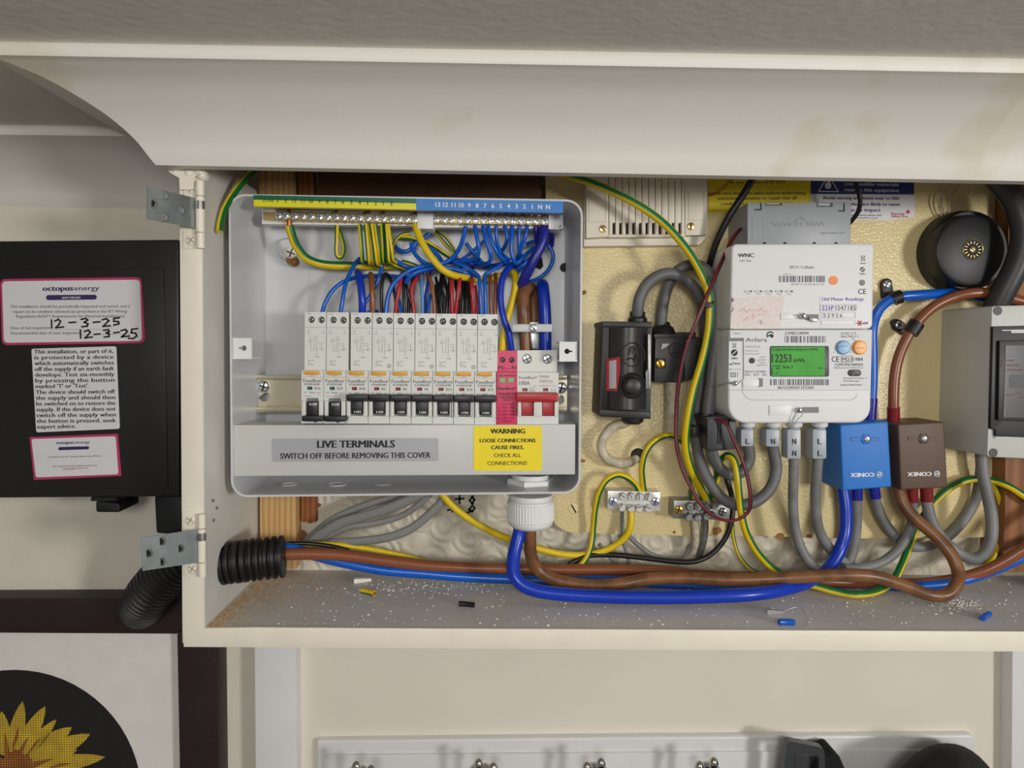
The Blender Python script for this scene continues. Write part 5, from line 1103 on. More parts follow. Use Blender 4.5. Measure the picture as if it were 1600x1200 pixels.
g = G(); g.prism(rr(1203.8, 540.6, 1295.6, 588.6, 3, 3), YM - .0014, YM, .0004, 0); g.prism([(1205, 542.4), (1288.8, 541.8), (1288.8, 587.4), (1205, 587.6)], YM - .0016, YM - .0012, 0, 1); lc = g.obj('display', ['toggle_black', 'lcd_green'], me_, label='green backlit display')
g = G(); yl = YM - .0018
g.text('Total Active Import kWh', 1206, 548, 1278, 547.6, 4, yl); g.text('12253', 1206.4, 566, 1236.6, 565.8, 12.6, yl); g.text('kWh', 1241, 566, 1257, 565.6, 5.6, yl, 0, .01); g.text('Rate 2', 1224, 575.6, 1239, 575.2, 4.2, yl); g.line([(1208, 572), (1219, 571.6)], 1.3, yl); g.text('MPT', 1213, 577, 1218.6, 577, 2.6, yl); g.line([(1206.4, 575), (1206.4, 580)], 1.2, yl); g.line([(1206.4, 582), (1206.4, 585)], 1.4, yl); g.line([(1212, 583), (1215, 582.6)], 1.1, yl); g.text('imp', 1278, 576, 1286, 576, 2.6, yl); g.obj('digits', 'ink', lc)
for nm, x, m in (('blue_button', 1316.2, 'button_blue'), ('orange_button', 1341.8, 'button_orange')):
    g = G(); g.lathe(x, 543, YM, [(11.4, YM), (11.2, YM - .0022), (9.6, YM - .003), (4, YM - .0032)], 28, 0); g.line([(x - 8, 544.5), (x - 3, 541.6), (x + 2, 540.8), (x + 8, 541)] if x < 1330 else [(x - 9, 544.4), (x + 9, 543.4)], .8, YM - .0033, 1); g.obj(nm, [m, 'ink_grey'], me_)
g = G(); g.prism(rr(1325, 577.6, 1346, 587.8, 5, 4), YM - .0012, YM, .0004); g.lathe(1337, 579.8, YM - .0012, [(1, YM), (1, YM - .0014)], 8, 1); g.lathe(1333, 585, YM - .0012, [(1.2, YM), (1.2, YM - .0014)], 8, 1); g.obj('optical_port', ['toggle_black', 'ink_light'], me_)
g = G(); g.lathe(1174.4, 563.4, YM, [(4.6, YM), (4.6, YM - .0012), (3, YM - .0014)], 18); g.obj('pulse_lamp', 'stitch_grey', me_)
g = G()
g.text('Aclara', 1165, 534, 1198.4, 533.8, 6.4, y, 1, .004)
g.line([(1198, 524), (1200, 520), (1204, 518.4), (1208, 520.6)], 1.8, y, 0); g.line([(1199, 526), (1204, 523)], 2, y, 0); g.flat(circ(1206, 525, 2.8, 10), y, 0)
g.text('21M0124994', 1226, 523, 1263.4, 522.8, 4.6, y, 0); barcode(g, 1226, 1292, 525, 535.4, y, 1, 44); barcode(g, 1203.4, 1295, 592.4, 602, y, 1, 70); g.text('001D2402011E2260', 1215, 608, 1271, 607.6, 4.6, y, 0)
for t, a, b, yy, h, m in [('MSN:001', 1145.6, 1157, 522, 2, 2), ('SGM1412-B', 1165, 1188.4, 543.4, 3.2, 2), ('Manufactured', 1165, 1184, 549, 2, 2), ('PATM.E1A.1020', 1165, 1186.4, 554, 2, 2), ('1000', 1187, 1195.6, 559, 2, 2), ('imp/kWh', 1183, 1196.6, 563.6, 2.4, 2), ('1000', 1187, 1195.6, 568, 2, 2), ('imp/kvarh', 1182, 1198, 571.6, 2.4, 2), ('230V 0.5-10(100)A', 1163, 1197, 582.4, 3.4, 1), ('50Hz', 1163, 1172.4, 587, 3, 1), ('2021', 1177, 1185.4, 587, 3, 1), ('SK8', 1191, 1197.6, 587, 3, 1),
                         ('ACTIVE  CL B', 1314, 1337.6, 522.6, 3.4, 1), ('REACTIVE CL 2', 1314, 1341.6, 527.4, 3.4, 1), ('1984', 1333.6, 1348, 564.2, 5.6, 0), ('1239/ON/1000201', 1304.6, 1348, 571.8, 4.2, 0), ('METROLOGY FW:01.01.22', 1304, 1348.4, 576, 2.4, 1), ('7/A Gabriela 10, Paterna, 1-4', 1317.6, 1355, 592, 2.4, 1), ('46170 Valencia, Spain', 1317.6, 1342, 596.4, 2.4, 1), ('Property of Kelton Provision', 1313.6, 1347, 602.6, 2.8, 1), ('A', 1302, 1303.6, 551.6, 2.4, 1), ('B', 1328.6, 1330, 551.6, 2.4, 1)]:
    g.text(t, a, yy, b, yy - .1, h, y, m)
g.text('C', 1299.6, 565.4, 1305, 565.4, 8.4, y, 0); g.text('E', 1306.8, 565.4, 1311.4, 565.4, 8.4, y, 0); g.line([(1314.4, 556.4), (1332, 556.2), (1332, 565.6), (1314.4, 565.8)], .7, y, 0, True); g.text('M21', 1316, 564.4, 1330.4, 564.2, 6, y, 0); g.line([(1332, 528), (1336, 533)], .7, y, 1)
wheelie(g, 1147.4, 540, .8, y, 1); g.flat(circ(1147.4, 551, 5.2, 18), y, 0); g.line([(1144.8, 553.2), (1150, 548.8)], 1.3, y - .0001, 3); g.text('ZigBee', 1142, 561, 1152.6, 561, 3.2, y, 0, .01); g.text('agTime', 1139.4, 570, 1156.4, 569.4, 3.8, y, 0, .01); g.text('Li', 1140, 578.4, 1143.4, 578.4, 3.4, y, 1); g.line([(1145, 577), (1157, 577)], .6, y, 1); g.line([(1141.6, 582.6), (1149, 582.6), (1149, 588.6), (1141.6, 588.6)], 1.2, y, 1, True); g.line([(1143.8, 584.4), (1147, 584.4), (1147, 586.8), (1143.8, 586.8)], .7, y, 1, True); g.line([(1152.4, 582), (1152.4, 589)], .8, y, 1)
g.obj('lettering', ['ink', 'ink_grey', 'ink_light', 'meter_label'], me_)
seal('meter', [(1202.4, 633.6), (1236, 632.6), (1236, 649), (1202.4, 649)], (1248, 640.6, 5), [[(1246, 640, YM - .004), (1241, 650, YM - .003), (1236, 658, YM - .002), (1232, 662, YM)], [(1250, 642, YM - .004), (1254, 648, YM - .004), (1246, 656, YM - .003), (1238, 668, YM + .001)], [(1244, 642, YM - .003), (1240, 656, YM - .003), (1235, 670, YM)]], [(1254, 636.4), (1279.4, 636), (1279.4, 645), (1254, 645.2)], me_, YM)
seal('meter2', [(1161, 592.6), (1184, 591.6), (1186, 594), (1186, 602), (1184, 604.6), (1161, 605)], (1148, 598.8, 4.2), [[(1160, 593, YM - .003), (1152, 597, YM - .004), (1144, 599, YM - .004), (1132, 599, YM + .004), (1118, 603, YM + .02), (1106, 602, YM + .03)], [(1158, 596, YM - .004), (1150, 601, YM - .004), (1140, 597, YM - .003), (1128, 602, YM + .006), (1112, 604, YM + .028)]], [(1184, 591), (1192, 591), (1192, 604), (1184, 605)], me_, YM)
# terminal sleeves under the meter
for xs, y1, tt, lab in [((1158, 1177.6), 697.6, ['L'], 'L'), ((1197.4, 1218.4), 698, ['N'], 'N'), ((1230.4, 1251.6), 717, ['N', 'N'], 'N'), ((1270, 1291.6), 717, ['L', 'L'], 'L')]:
    a, b = xs; w = b - a
    g = G(); g.prism(rr(a, 671, b, y1, 2.5, 3), .5955, .6085, .0008); sl = g.obj('terminal_sleeve', 'sleeve_grey', me_, label='grey sleeve marked ' + ' '.join(tt))
    g = G()
    for k, t in enumerate(tt): g.text(t, a + w * .36, 694 + 18.6 * k, a + w * .64, 694 + 18.6 * k, 8.6, .5953, bold=.02)
    g.obj('lettering', 'ink', sl)
    g = G(); g.vlathe((a + b) / 2, .604, [(12.4, 658), (12.4, 665), (10.6, 667)], 20); g.vlathe((a + b) / 2, .604, [(8.6, 666), (8.6, 673)], 20, 1); g.obj('terminal_collar', ['meter_white', 'sleeve_grey'], me_)
# ------------------------------------------------------------------ clamp-on sensor
sn = thing('current_clamp', 'dark grey square current clamp around a grey cable below the meter', 'clamp', P(1128, 706, .6))
g = G(); g.prism([(1104, 652), (1150, 648), (1150, 702), (1109, 706)], .590, .625, .0012); g.obj('body', 'charcoal', sn)
g = G(); g.prism(rr(1105.6, 654, 1129, 703, 4, 3), .5888, .592, .0008); g.tube([(1120, 660, .5886), (1122, 672, .5885), (1121, 695, .5886)], 1.6, 1, sides=6); g.tube([(1134, 655, .5896), (1126, 664, .5886), (1125, 694, .5886)], 1.6, 1, sides=6); g.obj('lid', ['charcoal', 'black_wire'], sn)
g = G(); g.vlathe(1102, .607, [(13, 646), (14, 650), (14, 654)], 18); g.prism([(1082, 668), (1092, 666), (1094, 682), (1084, 684)], .600, .62, .0006); g.obj('hinge_lug', 'black_plastic', sn)
g = G(); g.tube([(1103, 472, .586), (1109, 477, .582), (1114, 472, .586)], 4, sides=8, seg=4); g.prism([(1101, 473), (1113, 472), (1113, 480), (1102, 481)], .5805, .598, .0006); g.obj('cable_tie', 'black_plastic', label='black cable tie round the long green and yellow wire', cat='cable tie')
# ------------------------------------------------------------------ earth terminal blocks
def tblock(q, tops, bots, ends, mname, lab, dirty):
    t = thing('terminal_block', lab, 'terminal block', P((q[0][0] + q[1][0]) / 2, q[2][1], .638))
    g = G(); g.prism(q, .6265, YB - .0002, .0006); g.obj('block', mname, t)
    for k, (x, y) in enumerate(tops + bots):
        s_ = G(); s_.lathe(x, y, .6265, [(6.2, .627), (6.2, .6215), (5.4, .6208)], 16, 0); a = math.radians(35 + 23 * k); s_.line([(x - 5 * math.cos(a), y - 5 * math.sin(a)), (x + 5 * math.cos(a), y + 5 * math.sin(a))], 1.3, .6206, 1); s_.obj('terminal_screw', [mname, 'stitch_grey'], t)
    for x, y, m in ends:
        s_ = G(); s_.screw(x, y, .626, 7, 'cross', 20, 0, 1, .002); s_.obj('fixing_screw', [m, 'ink_blue' if m == 'steel' else 'hole_dark'], t)
tblock([(949.6, 767), (1031.6, 769), (1031.6, 799), (949, 796)], [(972, 774.6), (985, 774.6), (998.4, 775), (1012.4, 775.6)], [(970, 791.4), (984.4, 792.6), (997, 792.8), (1011.4, 793)], [(957.6, 783.4, 'steel'), (1024, 784, 'steel')], 'zinc', 'clean silver earth terminal block with eight slotted screws', False)
tblock([(1053, 782), (1140, 783.6), (1140, 812.6), (1052, 810)], [(1076, 790), (1088, 790), (1101, 791), (1114, 789)], [(1074, 806), (1088, 807), (1102, 805), (1112, 804)], [(1060.4, 796.6, 'gold_screw'), (1129.6, 799.8, 'dull_steel')], 'dull_steel', 'tarnished earth terminal block with one gold screw', True)
# ------------------------------------------------------------------ connector blocks
def conex(q, m, lab, sx, sy, tx0, tx1, ty):
    t = thing('connector_block', lab, 'connector block', P((q[2][0] + q[3][0]) / 2, q[2][1], .626))
    g = G(); g.prism(q, .606, YB - .0002, .0016, seg=3); g.obj('cover', m, t)
    g = G(); g.lathe(sx, sy, .606, [(9, .607), (9, .6052), (6.4, .6046)], 6, 0); g.box(sx - 24, sy - 3, sx + 20, sy + 3, .6057, .607, 0, 2); g.box(sx - 23, sy - 2.4, sx + 19, sy + 2.4, .60555, .607, 0, 0); g.screw(sx + 2, sy, .6044, 5, 'slot', 40, 1, 2, .001); g.obj('sealing_screw', [m, 'steel', 'black_plastic'], t)
    g = G(); y = .6057
    g.text('CONEX', tx1, ty - 7, tx0, ty - 6.4, -6.2, y, 0, .035)
    cx, cy = tx1 + 8.6, ty - 4
    g.line(circ(cx, cy, 4.2, 12), 1.3, y, 0, True); g.line([(cx - 2, cy + 2.4), (cx - 2, cy - 1), (cx + 2, cy + 1), (cx + 2, cy - 2.4)], 1.4, y, 0); g.obj('lettering', 'ink_white', t)
conex([(1312.6, 664), (1388, 658.4), (1393.4, 761), (1317, 767)], 'conex_blue', 'bright blue connector block at the lower right of the meter', 1353, 686, 1329.4, 1365.6, 745.6)
conex([(1403, 663), (1475.6, 659), (1481, 762), (1407.6, 766)], 'conex_brown', 'chocolate brown connector block beside the blue one', 1442.6, 685.4, 1418.4, 1455.4, 744.4)
# ------------------------------------------------------------------ P-clips
def pclip(tab, scr, band, d, lab):
    t = thing('cable_clip', lab, 'cable clip', P(scr[0], scr[1] + 10, .64))
    g = G(); g.prism(tab, .6405, YB - .0002, .0012); g.obj('tab', 'black_plastic', t)
    s_ = G(); s_.screw(scr[0], scr[1], .6400, 6.6, 'cross', 25, 0, 1, .0012); s_.obj('screw', ['steel', 'hole_dark'], t)
    g = G(); g.tube(band, d, sides=16, seg=3); g.obj('band', 'black_plastic', t)
pclip([(1378, 444), (1381, 437), (1388, 434), (1394, 438), (1398, 462), (1380, 466)], (1386.4, 444.4), [(1394.6, 469, .6255), (1400, 465.5, .6248), (1408, 463, .624)], 22, 'black cable clip on the bright blue tail')
pclip([(1394, 502), (1400, 498), (1409, 500), (1424, 514), (1414, 524), (1398, 515)], (1405.4, 507.4), [(1422, 521, .6246), (1427.5, 512.5, .6242), (1433, 504.5, .624)], 24, 'black cable clip on the chestnut brown tail')
# ------------------------------------------------------------------ round junction box
jb = thing('junction_box', 'round black lidded junction box at the top right of the backboard', 'junction box', P(1500, 460, .635))
g = G(); g.lathe(1499, 395, .640, [(65, YB - .0002), (65, .636), (62, .628), (60, .6262)], 48); g.obj('base', 'black_plastic', jb)
g = G(); g.lathe(1515, 391.5, .618, [(57, .632), (57, .620), (55, .6165), (50, .6152), (10, .6150)], 48); g.obj('lid', 'black_plastic', jb)
g = G(); c = (1520, 390); g.lathe(c[0], c[1], .615, [(17, .6152), (17, .6144), (16, .6140), (15, .6144)], 30, 0); g.lathe(c[0], c[1], .615, [(15.2, .6146), (15, .61395)], 30, 1); g.screw(c[0], c[1], .6142, 5.5, 'slot', 45, 0, 1, .001)
for k in range(14):
    a = k * 2 * math.pi / 14; g.line([(c[0] + 9.5 * math.cos(a), c[1] + 9.5 * math.sin(a)), (c[0] + 12.5 * math.cos(a), c[1] + 12.5 * math.sin(a))], 1.0, .6138, 0)
g.obj('lid_screw', ['brass', 'hole_dark'], jb)
# ------------------------------------------------------------------ grey switch box at the right edge
sb = thing('isolator_box', 'grey switch box with a smoked window cut off by the right edge', 'switch box', P(1590, 716, .61))
YS = .580
g = G(); g.prism(rq([(1550, 478), (1720, 474), (1720, 722), (1542.6, 714)], 5, 3), YS, YB - .0002, .0012, seg=2); g.obj('case', 'box_grey', sb)
g = G(); g.prism([(1551.6, 510), (1720, 506), (1720, 688), (1556, 682), (1556, 672), (1547.6, 670)], YS - .003, YS, .0008); g.prism([(1562, 532), (1720, 530), (1720, 663), (1559.6, 657)], YS - .006, YS - .003, .0012); wd = g.obj('window_frame', 'black_plastic', sb)
g = G(); g.prism([(1571, 540), (1720, 539), (1720, 655), (1567.6, 652)], YS - .0064, YS - .0058); g.obj('window_glass', 'smoked_inner', wd)
g = G(); yq = YS - .0066
g.line([(1572.6, 541), (1569.6, 651)], .9, yq, 0); g.prism([(1580, 586), (1720, 584), (1720, 606), (1578, 606), (1577, 592)], yq, YS - .0062, 0, 1); g.line([(1570, 556), (1600, 556)], .5, yq, 1); g.line([(1568, 636), (1600, 636)], .5, yq, 1)
for x, yy, w in ((1567, 564, 3), (1573, 563, 10), (1573, 571, 20), (1566, 571, 2), (1573, 578, 24), (1574, 617, 10), (1594, 621, 6), (1590, 615, 4)): g.line([(x, yy), (x + w, yy)], 2.2, yq, 2)
g.obj('window_marks', ['ink_light', 'toggle_black', 'window_red'], wd)
g = G(); g.box(1566, 515.4, 1580, 517, YS - .0034, YS); g.box(1580, 515, 1640, 520.4, YS - .0036, YS); g.box(1555, 682.4, 1598, 685, YS - .0016, YS); g.obj('window_latch', 'box_grey', wd)
for x, y in ((1558.6, 485.6), (1551.6, 707.4)):
    g = G(); g.lathe(x, y, YS, [(7.2, YS), (7.2, YS - .0004)], 20); g.obj('screw_cap', 'charcoal', sb)
# ------------------------------------------------------------------ black box on the left wall
bb = thing('black_consumer_unit', 'black metal fuse box on the wall left of the cupboard', 'fuse box', P(120, 778, .62))
YX = .580
g = G(); g.prism([(-70, 377), (279, 374), (280, 776), (-70, 779)], YX, YW - .0005, .002); g.obj('case', 'black_box', bb)
g = G(); g.prism([(-66, 421), (255, 418), (262, 763), (-66, 766)], YX - .0012, YX, .0006); g.obj('door', 'black_box', bb)
g = G(); g.prism(rr(142, 777, 182, 783, 1, 2), .585, .62); g.prism(rq([(149, 782), (187, 787), (187, 801), (149, 801)], 4, 3), .588, .62, .002); g.obj('latch', 'black_plastic', bb)
g = G(); g.prism([(240, 775), (300, 775), (300, 838), (243, 834)], .610, YW - .0005, .003); g.obj('cable_duct', 'black_plastic', bb)
YQ = YX - .0018
g = G(); g.prism(rq([(0, 436), (221, 433), (227, 536), (3, 539.5)], 8, 4), YQ, YX - .0012, 0, 0); g.prism(rq([(3, 439.6), (218.6, 437), (222, 532.6), (6, 535.6)], 6, 4), YQ - .0002, YQ, 0, 1)
so = g.obj('inspection_sticker', ['sticker_pink', 'sticker_white'], label='pink bordered inspection sticker with handwritten dates on the black box', cat='sticker')
g = G(); y = YQ - .0004
g.text('octopus', 67, 454.6, 114, 454, 8, y, 0, .03); g.text('energy', 116, 454, 155, 453.4, 7.4, y, 0, -.004); h_ = G(); h_.prism(rq([(72, 461), (151, 460.4), (151, 468), (72, 469)], 3.6, 4), y, YQ - .0002); h_.obj('name_bar', 'ink_purple', so); g.text('services', 97, 466.8, 125.6, 466.4, 4.4, y - .0002, 1)
for t, a, b, ya, h in [('This installation should be periodically inspected and tested, and a', 16, 202.6, 481, 4.4), ('report on its condition obtained (as prescribed in the IET Wiring', 20.6, 198.4, 489, 4.4), ('Regualtions Bs7671 Requirements for Electrical Installations)', 25, 194.4, 496.4, 4.4), ('Date of last inspection', 16.6, 79, 514.6, 4.4), ('Recommended date of next inspection', 17, 125.4, 522.6, 4.4)]:
    g.text(t, a, ya, b, ya - .6, h, y, 2)
g.line([(80, 515), (160, 514.6)], .4, y, 2); g.line([(126, 523), (205, 522)], .4, y, 2); g.obj('lettering', ['ink_purple', 'ink_white', 'ink_grey'], so)
g = G(); y = YQ - .0005
def pen(lines): [g.line(l, 2.6, y) for l in lines]
pen([[(80.4, 500), (80.8, 512)], [(86, 501.6), (91, 499), (94.6, 502), (92, 507), (87.4, 512), (99, 511)], [(108, 504), (118, 503.4)], [(127, 499), (134, 497.6), (137, 500), (131.6, 503.6), (137.6, 506), (136, 509.6), (128, 510.6)], [(146, 503.6), (156, 502.8)], [(160, 499.6), (166, 498), (170, 501), (165, 506), (161, 510), (172, 509)], [(186.4, 496.6), (178, 497.6), (177.6, 502), (185, 502.6), (186, 506), (178, 508)]])
pen([[(125.6, 516), (126, 528)], [(132, 518), (138, 516), (141, 519), (137, 524), (133, 528), (144, 526.6)], [(147.6, 522.6), (156, 521.8)], [(162, 516), (169, 515), (171, 518), (166, 520), (170.6, 522), (170, 526), (163, 526.6)], [(178, 520), (186, 519)], [(189, 516.6), (196, 514.8), (199, 518), (194, 523), (190, 526.4), (202, 525)], [(214.4, 513.6), (206, 514.4), (205, 520), (212, 520.6), (213.6, 525), (208, 529), (201, 528.6)]])
g.obj('handwriting', 'ink', so)
g = G(); g.prism(rq([(49, 545), (181.4, 541), (187, 670), (56.6, 675.6)], 3, 3), YQ, YX - .0012); so = g.obj('test_sticker', 'sticker_white', label='white sticker of bold black text in the middle of the black box', cat='sticker')
g = G(); y = YQ - .0002
LN = ['This installation, or part of it,', 'is protected by a device', 'which automatically switches', 'off the supply if an earth fault', 'develops. Test six-monthly', 'by pressing the button', "marked 'T' or 'Test'.", 'The device should switch off', 'the supply and should then', 'be switched on to restore the', 'supply. If the device does not', 'switch off the supply when', 'the button is pressed, seek', 'expert advice.']
for k, t in enumerate(LN):
    yy = 552.6 + 9.02 * k; sh = k * .35
    g.text(t, 53.4 + sh, yy, (177 if k not in (6, 13) else (136 if k == 6 else 114)) + sh, yy - 1.2, 6.2, y, bold=.012)
g.obj('lettering', 'ink', so)
g = G(); g.prism([(46, 683), (184, 677.6), (189.6, 743.6), (53, 750)], YQ, YX - .0012, 0, 0); g.prism(rq([(49, 686), (180.6, 681.6), (185, 741), (56, 746)], 3, 3), YQ - .0002, YQ, 0, 1); so = g.obj('isolation_sticker', ['sticker_pink', 'sticker_white'], label='small pink bordered sticker lowest on the black box', cat='sticker')
g = G(); y = YQ - .0004
g.text('octopus', 88, 694, 115, 693.4, 4.6, y, 0, .03); g.text('energy', 117, 693.4, 140, 692.6, 4.6, y, 0, -.004); h_ = G(); h_.prism(rq([(91, 698.6), (139, 697.2), (139, 702), (91, 703.6)], 2.2, 3), y, YQ - .0002); h_.obj('name_bar', 'ink_purple', so)
for t, a, b, ya, m in [('To isolate your EV charger please turn off here', 74, 158, 715.4, 1), ('For technical advice please contact us', 83, 151, 730, 1), ('charging@octoev.com', 98, 137.4, 734, 2)]: g.text(t, a, ya, b, ya - 2, 2.6, y, m)
g.obj('lettering', ['ink_purple', 'ink_grey', 'ink_red'], so)
# ------------------------------------------------------------------ framed sunflower stitching
YP = .636
pf = thing('picture_frame', 'dark brown framed cross-stitch sunflower on the wall below the black box', 'picture', P(100, 1330, .645))
for q in ([(-296, 937), (338, 934), (276, 991), (-236, 988)], [(338, 934), (346, 1566), (286, 1506), (276, 991)], [(-296, 937), (-236, 988), (-234, 1506), (-294, 1566)], [(-234, 1506), (286, 1506), (346, 1566), (-294, 1566)]):
    g = G(); g.prism(q, YP, YW - .0005, .0015); g.obj('frame_bar', 'frame_brown', pf)
g = G(); g.prism([(-244, 980), (285, 982), (294, 1514), (-242, 1514)], YP + .011, YW - .0004); g.obj('mount', 'mount_white', pf, label='white picture mount')
g = G(); g.prism(circ(22, 1246, 199, 64), YP + .0104, YP + .011); st_ = g.obj('stitched_disc', 'stitch_black', pf, label='black round stitched ground')
cx0, cy0 = 14, 1206
for k, (tx, ty, w) in enumerate([(-52, 1106, 26), (-14, 1100, 26), (2, 1112, 22), (35, 1096, 24), (70, 1104, 26), (58, 1122, 22), (112, 1136, 30), (141, 1147, 30), (120, 1172, 26), (164, 1183, 26), (160, 1225, 26), (-70, 1150, 26), (88, 1124, 20), (140, 1270, 26), (112, 1312, 26), (66, 1338, 26), (14, 1346, 26), (-40, 1334, 26), (-86, 1300, 26), (-112, 1256, 26), (-118, 1206, 26)]):
    dx, dy = tx - cx0, ty - cy0; L = math.hypot(dx, dy); ux, uy = dx / L, dy / L; pts = []
    for s_ in (1, -1):
        rng = [.28, .42, .56, .7, .82, .92] if s_ == 1 else [.92, .82, .7, .56, .42, .28]
        for u in rng:
            ww = w / 2 * math.sin(math.pi * min(1, (u - .05) / .95)) ** .7
            pts.append((cx0 + dx * u - uy * ww * s_, cy0 + dy * u + ux * ww * s_))
        if s_ == 1: pts.append((tx, ty))
    yk = YP + .0098 - .00008 * (k % 3)
    g = G(); g.prism(pts, yk, YP + .0105); bx, by = cx0 + dx * .25, cy0 + dy * .25; g.flat([(bx - uy * w * .3, by + ux * w * .3), (cx0 + dx * .66 - uy * 2, cy0 + dy * .66 + ux * 2), (cx0 + dx * .6, cy0 + dy * .6), (bx + uy * w * .2, by - ux * w * .2)], yk - .00003, 1); g.obj('petal', ['petal', 'petal_base'], pf)
g = G(); rnd = random.Random(8)
g.prism([(cx0 + (36 + rnd.uniform(-10, 12)) * math.cos(a) * 1.2, cy0 + (28 + rnd.uniform(-9, 10)) * math.sin(a)) for a in [i * .2618 for i in range(24)]], YP + .0094, YP + .0105); g.obj('flower_centre', 'petal_base', pf)
# ------------------------------------------------------------------ coat rail
g = G(); g.prism([(495, 1157.6), (1000, 1152), (1519, 1148.4), (1525, 1153), (1528, 1330), (495, 1330)], .646, YW - .006, .003, seg=3); g.prism([(505, 1180), (1514, 1172), (1516, 1330), (505, 1330)], .6435, .647, .0015)
cr = g.obj('coat_rail', 'trim_white', label='white moulded coat rail on the wall below the cupboard', cat='coat rail')
for k, (x, yy) in enumerate([(560, 1188), (751, 1184), (931, 1183), (1107, 1182)]):
    t = thing('coat_hook', ['first', 'second', 'third', 'fourth'][k] + ' chrome coat hook from the left on the white rail', 'hook', P(x, 1240, .64), group='chrome hooks on the coat rail')
    g = G(); g.prism(rr(x - 16, yy + 10, x + 18, yy + 90, 12, 5), .6405, .6436, .001); g.obj('back_plate', 'chrome', t)
    for bx, dd in ((x - 3 if k < 2 else x + 8, 0), (x + 20 if k < 2 else x - 14, 6)):
        g = G(); g.tube([(x + 2, yy + 70, .640), (x + (bx - x) * .5, yy + 66, .615), (bx, yy + 40 + dd, .603), (bx, yy + 14 + dd, .604)], 9, sides=12, seg=6); g.vlathe(bx, .604, [(2, yy + 1 + dd), (6, yy + 4 + dd), (8, yy + 10 + dd), (7, yy + 16 + dd), (4, yy + 21 + dd)], 18); g.obj('prong', 'chrome', t)
bk = thing('strap_buckle', 'grey metal strap buckle hanging on the coat rail', 'buckle', P(1258, 1240, .62))
g = G(); g.plate(rq([(1231, 1157.6), (1288, 1169), (1292, 1260), (1216, 1260)], 7, 4), [rq([(1241, 1175), (1280, 1181), (1278, 1250), (1234, 1250)], 6, 4)], .610, .618); g.obj('frame', 'buckle_grey', bk)
g = G(); g.prism([(1243, 1177), (1278, 1183), (1276, 1260), (1236, 1260)], .6185, .622, .001); g.obj('webbing', 'charcoal', bk)
def blob(name, pts, Yf, Yb, lab, cat):
    g = G(); g.prism(pts, Yf + .012, Yb, .010, seg=4)
    return g.obj(name, 'fabric_black', label=lab, cat=cat)
blob('black_pouch', [(1262, 1262), (1272, 1196), (1284, 1184), (1296, 1183), (1304, 1178), (1312, 1181), (1322, 1204), (1332, 1262)], .602, .64, 'small black cloth pouch hanging beside the grey buckle', 'pouch')
cap = thing('black_bag', 'big black cloth bag hanging at the right end of the coat rail', 'bag', P(1480, 1262, .61))
g = G()
vs = []; fs = []; N = 40; R = 8
for j in range(R + 1):
    u = j / R
    for i in range(N + 1):
        a = 2 * math.pi * i / N
        rx = 92 * math.sin(u * math.pi / 2) ** .8; ry = 111 * math.sin(u * math.pi / 2)
        x = 1478 - rx * math.cos(a) * (1 + .03 * math.sin(5 * a)); yy = 1272 - ry * math.sin(a) + (60 * math.sin(a) ** 2 * u if a > math.pi else 0)
        vs.append(P(x, yy, .560 + .062 * (1 - math.cos(u * math.pi / 2)) + .002 * math.sin(7 * a + j)))
for j in range(R):
    for i in range(N): fs.append((j * (N + 1) + i, j * (N + 1) + i + 1, (j + 1) * (N + 1) + i + 1, (j + 1) * (N + 1) + i))
g.add(vs, fs); g.obj('bag_body', 'fabric_black', cap)
# ------------------------------------------------------------------ bits left lying on the shelf
zs = [P(320, 981, YC + .0012), P(1600, 987, YC + .0012)]
def sz(x): return zs[0].z + (zs[1].z - zs[0].z) * (x - zs[0].x) / (zs[1].x - zs[0].x)
def onshelf(px, py):
    z = zs[0].z
    for _ in range(3):
        p = PZ(px, py, z); z = sz(p.x)
    return Vector((p.x, p.y, z))
def offcut(pa, pb, r, m, lab, inner=None):
    a = onshelf(*pa); b = onshelf(*pb); up = Vector((0, 0, r + .0002))
    g = G(); mid = (a + b) / 2 + up + Vector((0, .0006, 0)); g.tube([a + up, mid, b + up], r, 0, sides=12, seg=4, world=True)
    o = g.obj('cable_offcut', m, label=lab, cat='offcut')
    d = (b - a).normalized(); h = G(); h.tube([b + up, b + up + d * .0003], r * .65, 0, sides=10, world=True); h.obj('end', inner or 'copper', o)
offcut((565, 927), (585, 931.5), .0022, 'gy_r', 'short yellow and green wire offcut lying on the shelf')
offcut((717, 947.6), (741, 949.6), .0021, 'black_wire', 'short black wire offcut lying on the shelf', 'black_wire')
offcut((1217, 977), (1241, 977.6), .0024, 'blue', 'short blue sleeve offcut near the front edge of the shelf', 'deep_blue')
offcut((1535, 970.5), (1546, 963.5), .0022, 'blue', 'small blue wire offcut at the right end of the shelf', 'deep_blue')
a = onshelf(553, 912); b = onshelf(580, 908)
g = G(); w = Vector((0, .006, 0)); u = Vector((0, 0, .004))
g.add([a, b, b + w * .4, a + w, a + u, b + u * .6, b + w * .4 + u * .6, a + w + u], [(0, 1, 2, 3), (4, 5, 6, 7), (0, 1, 5, 4), (1, 2, 6, 5), (2, 3, 7, 6), (3, 0, 4, 7)]); g.obj('plaster_chip', 'plaster', label='white wedge of plaster lying on the shelf below the grey cables', cat='plaster chip', smooth=False)
sw = thing('wire_seal', 'clear plastic seal tag with a bent steel wire on the shelf', 'seal', onshelf(1225, 962))
a = onshelf(1199, 960.6); b = onshelf(1224, 960); g = G(); up = Vector((0, 0, .004))
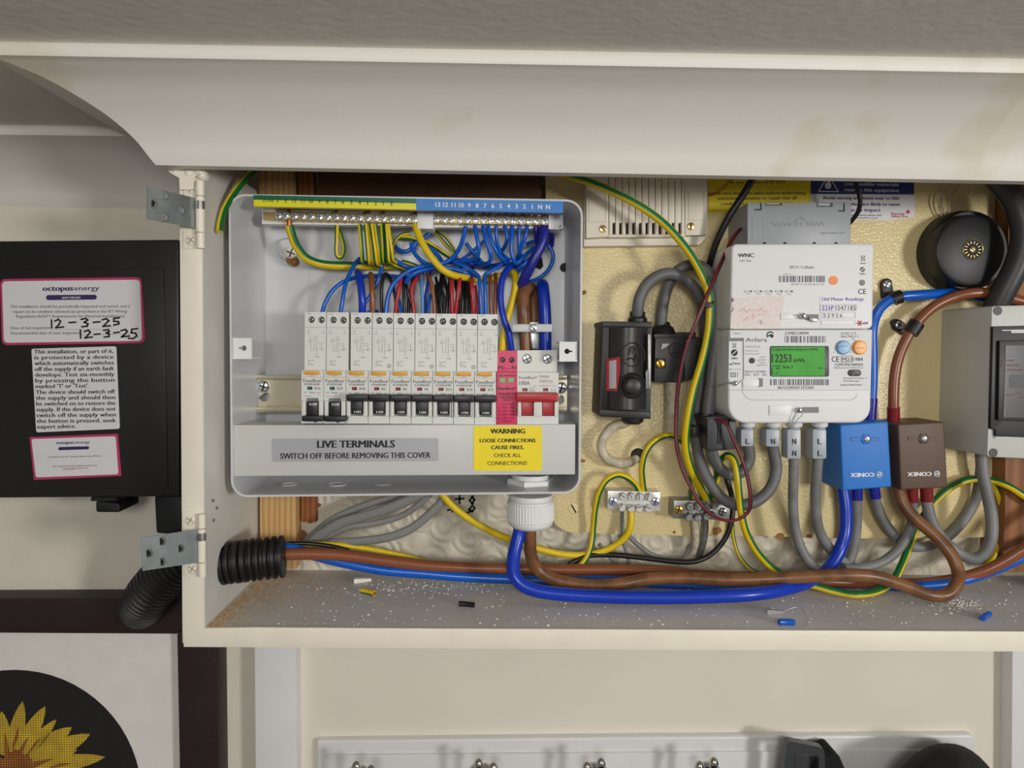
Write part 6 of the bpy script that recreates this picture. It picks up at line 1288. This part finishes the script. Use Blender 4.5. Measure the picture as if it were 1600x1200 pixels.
g.add([a, b, b + up * .7, a + up, a + Vector((0, .002, 0)), b + Vector((0, .002, 0)), b + Vector((0, .002, 0)) + up * .7, a + Vector((0, .002, 0)) + up], [(0, 1, 2, 3), (4, 5, 6, 7), (3, 2, 6, 7), (0, 1, 5, 4), (1, 2, 6, 5), (0, 3, 7, 4)]); g.obj('tag', 'clear_plastic', sw)
q = [onshelf(*p) for p in ((1224, 960), (1236, 960), (1250, 962), (1258, 971), (1263, 974), (1258, 981))]
for k, h in enumerate((.002, .005, .007, .006, .003, .0006)): q[k].z += h
g = G(); g.tube([tuple(v) for v in q], .0004, sides=6, seg=4, world=True); g.obj('wire', 'steel', sw)
rnd = random.Random(5)
def crumbs(name, m, spots, lab, cat, smin, smax):
    g = G()
    for (px, py) in spots:
        c = onshelf(px, py)
        if c.y > YW - .006: continue
        s_ = rnd.uniform(smin, smax); a = rnd.uniform(0, 6.28); e = rnd.uniform(.5, 1.6)
        vv = [Vector((c.x + s_ * e * math.cos(a + k * 2.094), c.y + s_ * math.sin(a + k * 2.094), c.z + .00005)) for k in range(3)] + [Vector((c.x, c.y, c.z + s_ * .9))]
        g.add(vv, [(0, 1, 3), (1, 2, 3), (2, 0, 3), (2, 1, 0)])
    g.obj(name, m, label=lab, cat=cat, kind='stuff', smooth=False)
sp_ = []
for _ in range(1700):
    t = rnd.random(); x = 322 + 92 * t; yy = 978 - 86 * t
    k = rnd.expovariate(1 / 16.0); sp_.append((x + k * (1.0 + .8 * t) + 1, yy + rnd.uniform(0, 4)))
for _ in range(380): sp_.append((rnd.uniform(400, 540), rnd.gauss(926, 14)))
crumbs('sawdust', 'sawdust', sp_, 'brown sawdust strewn in the left corner of the shelf', 'sawdust', .00025, .0009)
sp_ = [(rnd.uniform(430, 1590), rnd.uniform(905, 978)) for _ in range(520)] + [(rnd.gauss(640, 50), rnd.gauss(918, 7)) for _ in range(140)] + [(rnd.gauss(1500, 22), rnd.gauss(946, 6)) for _ in range(220)] + [(rnd.gauss(760, 60), rnd.gauss(915, 6)) for _ in range(90)]
crumbs('plaster_crumbs', 'plaster', sp_, 'white plaster crumbs scattered over the shelf', 'crumbs', .0002, .0011)
bpy.data.objects.remove(_fo); bpy.data.curves.remove(_fc)
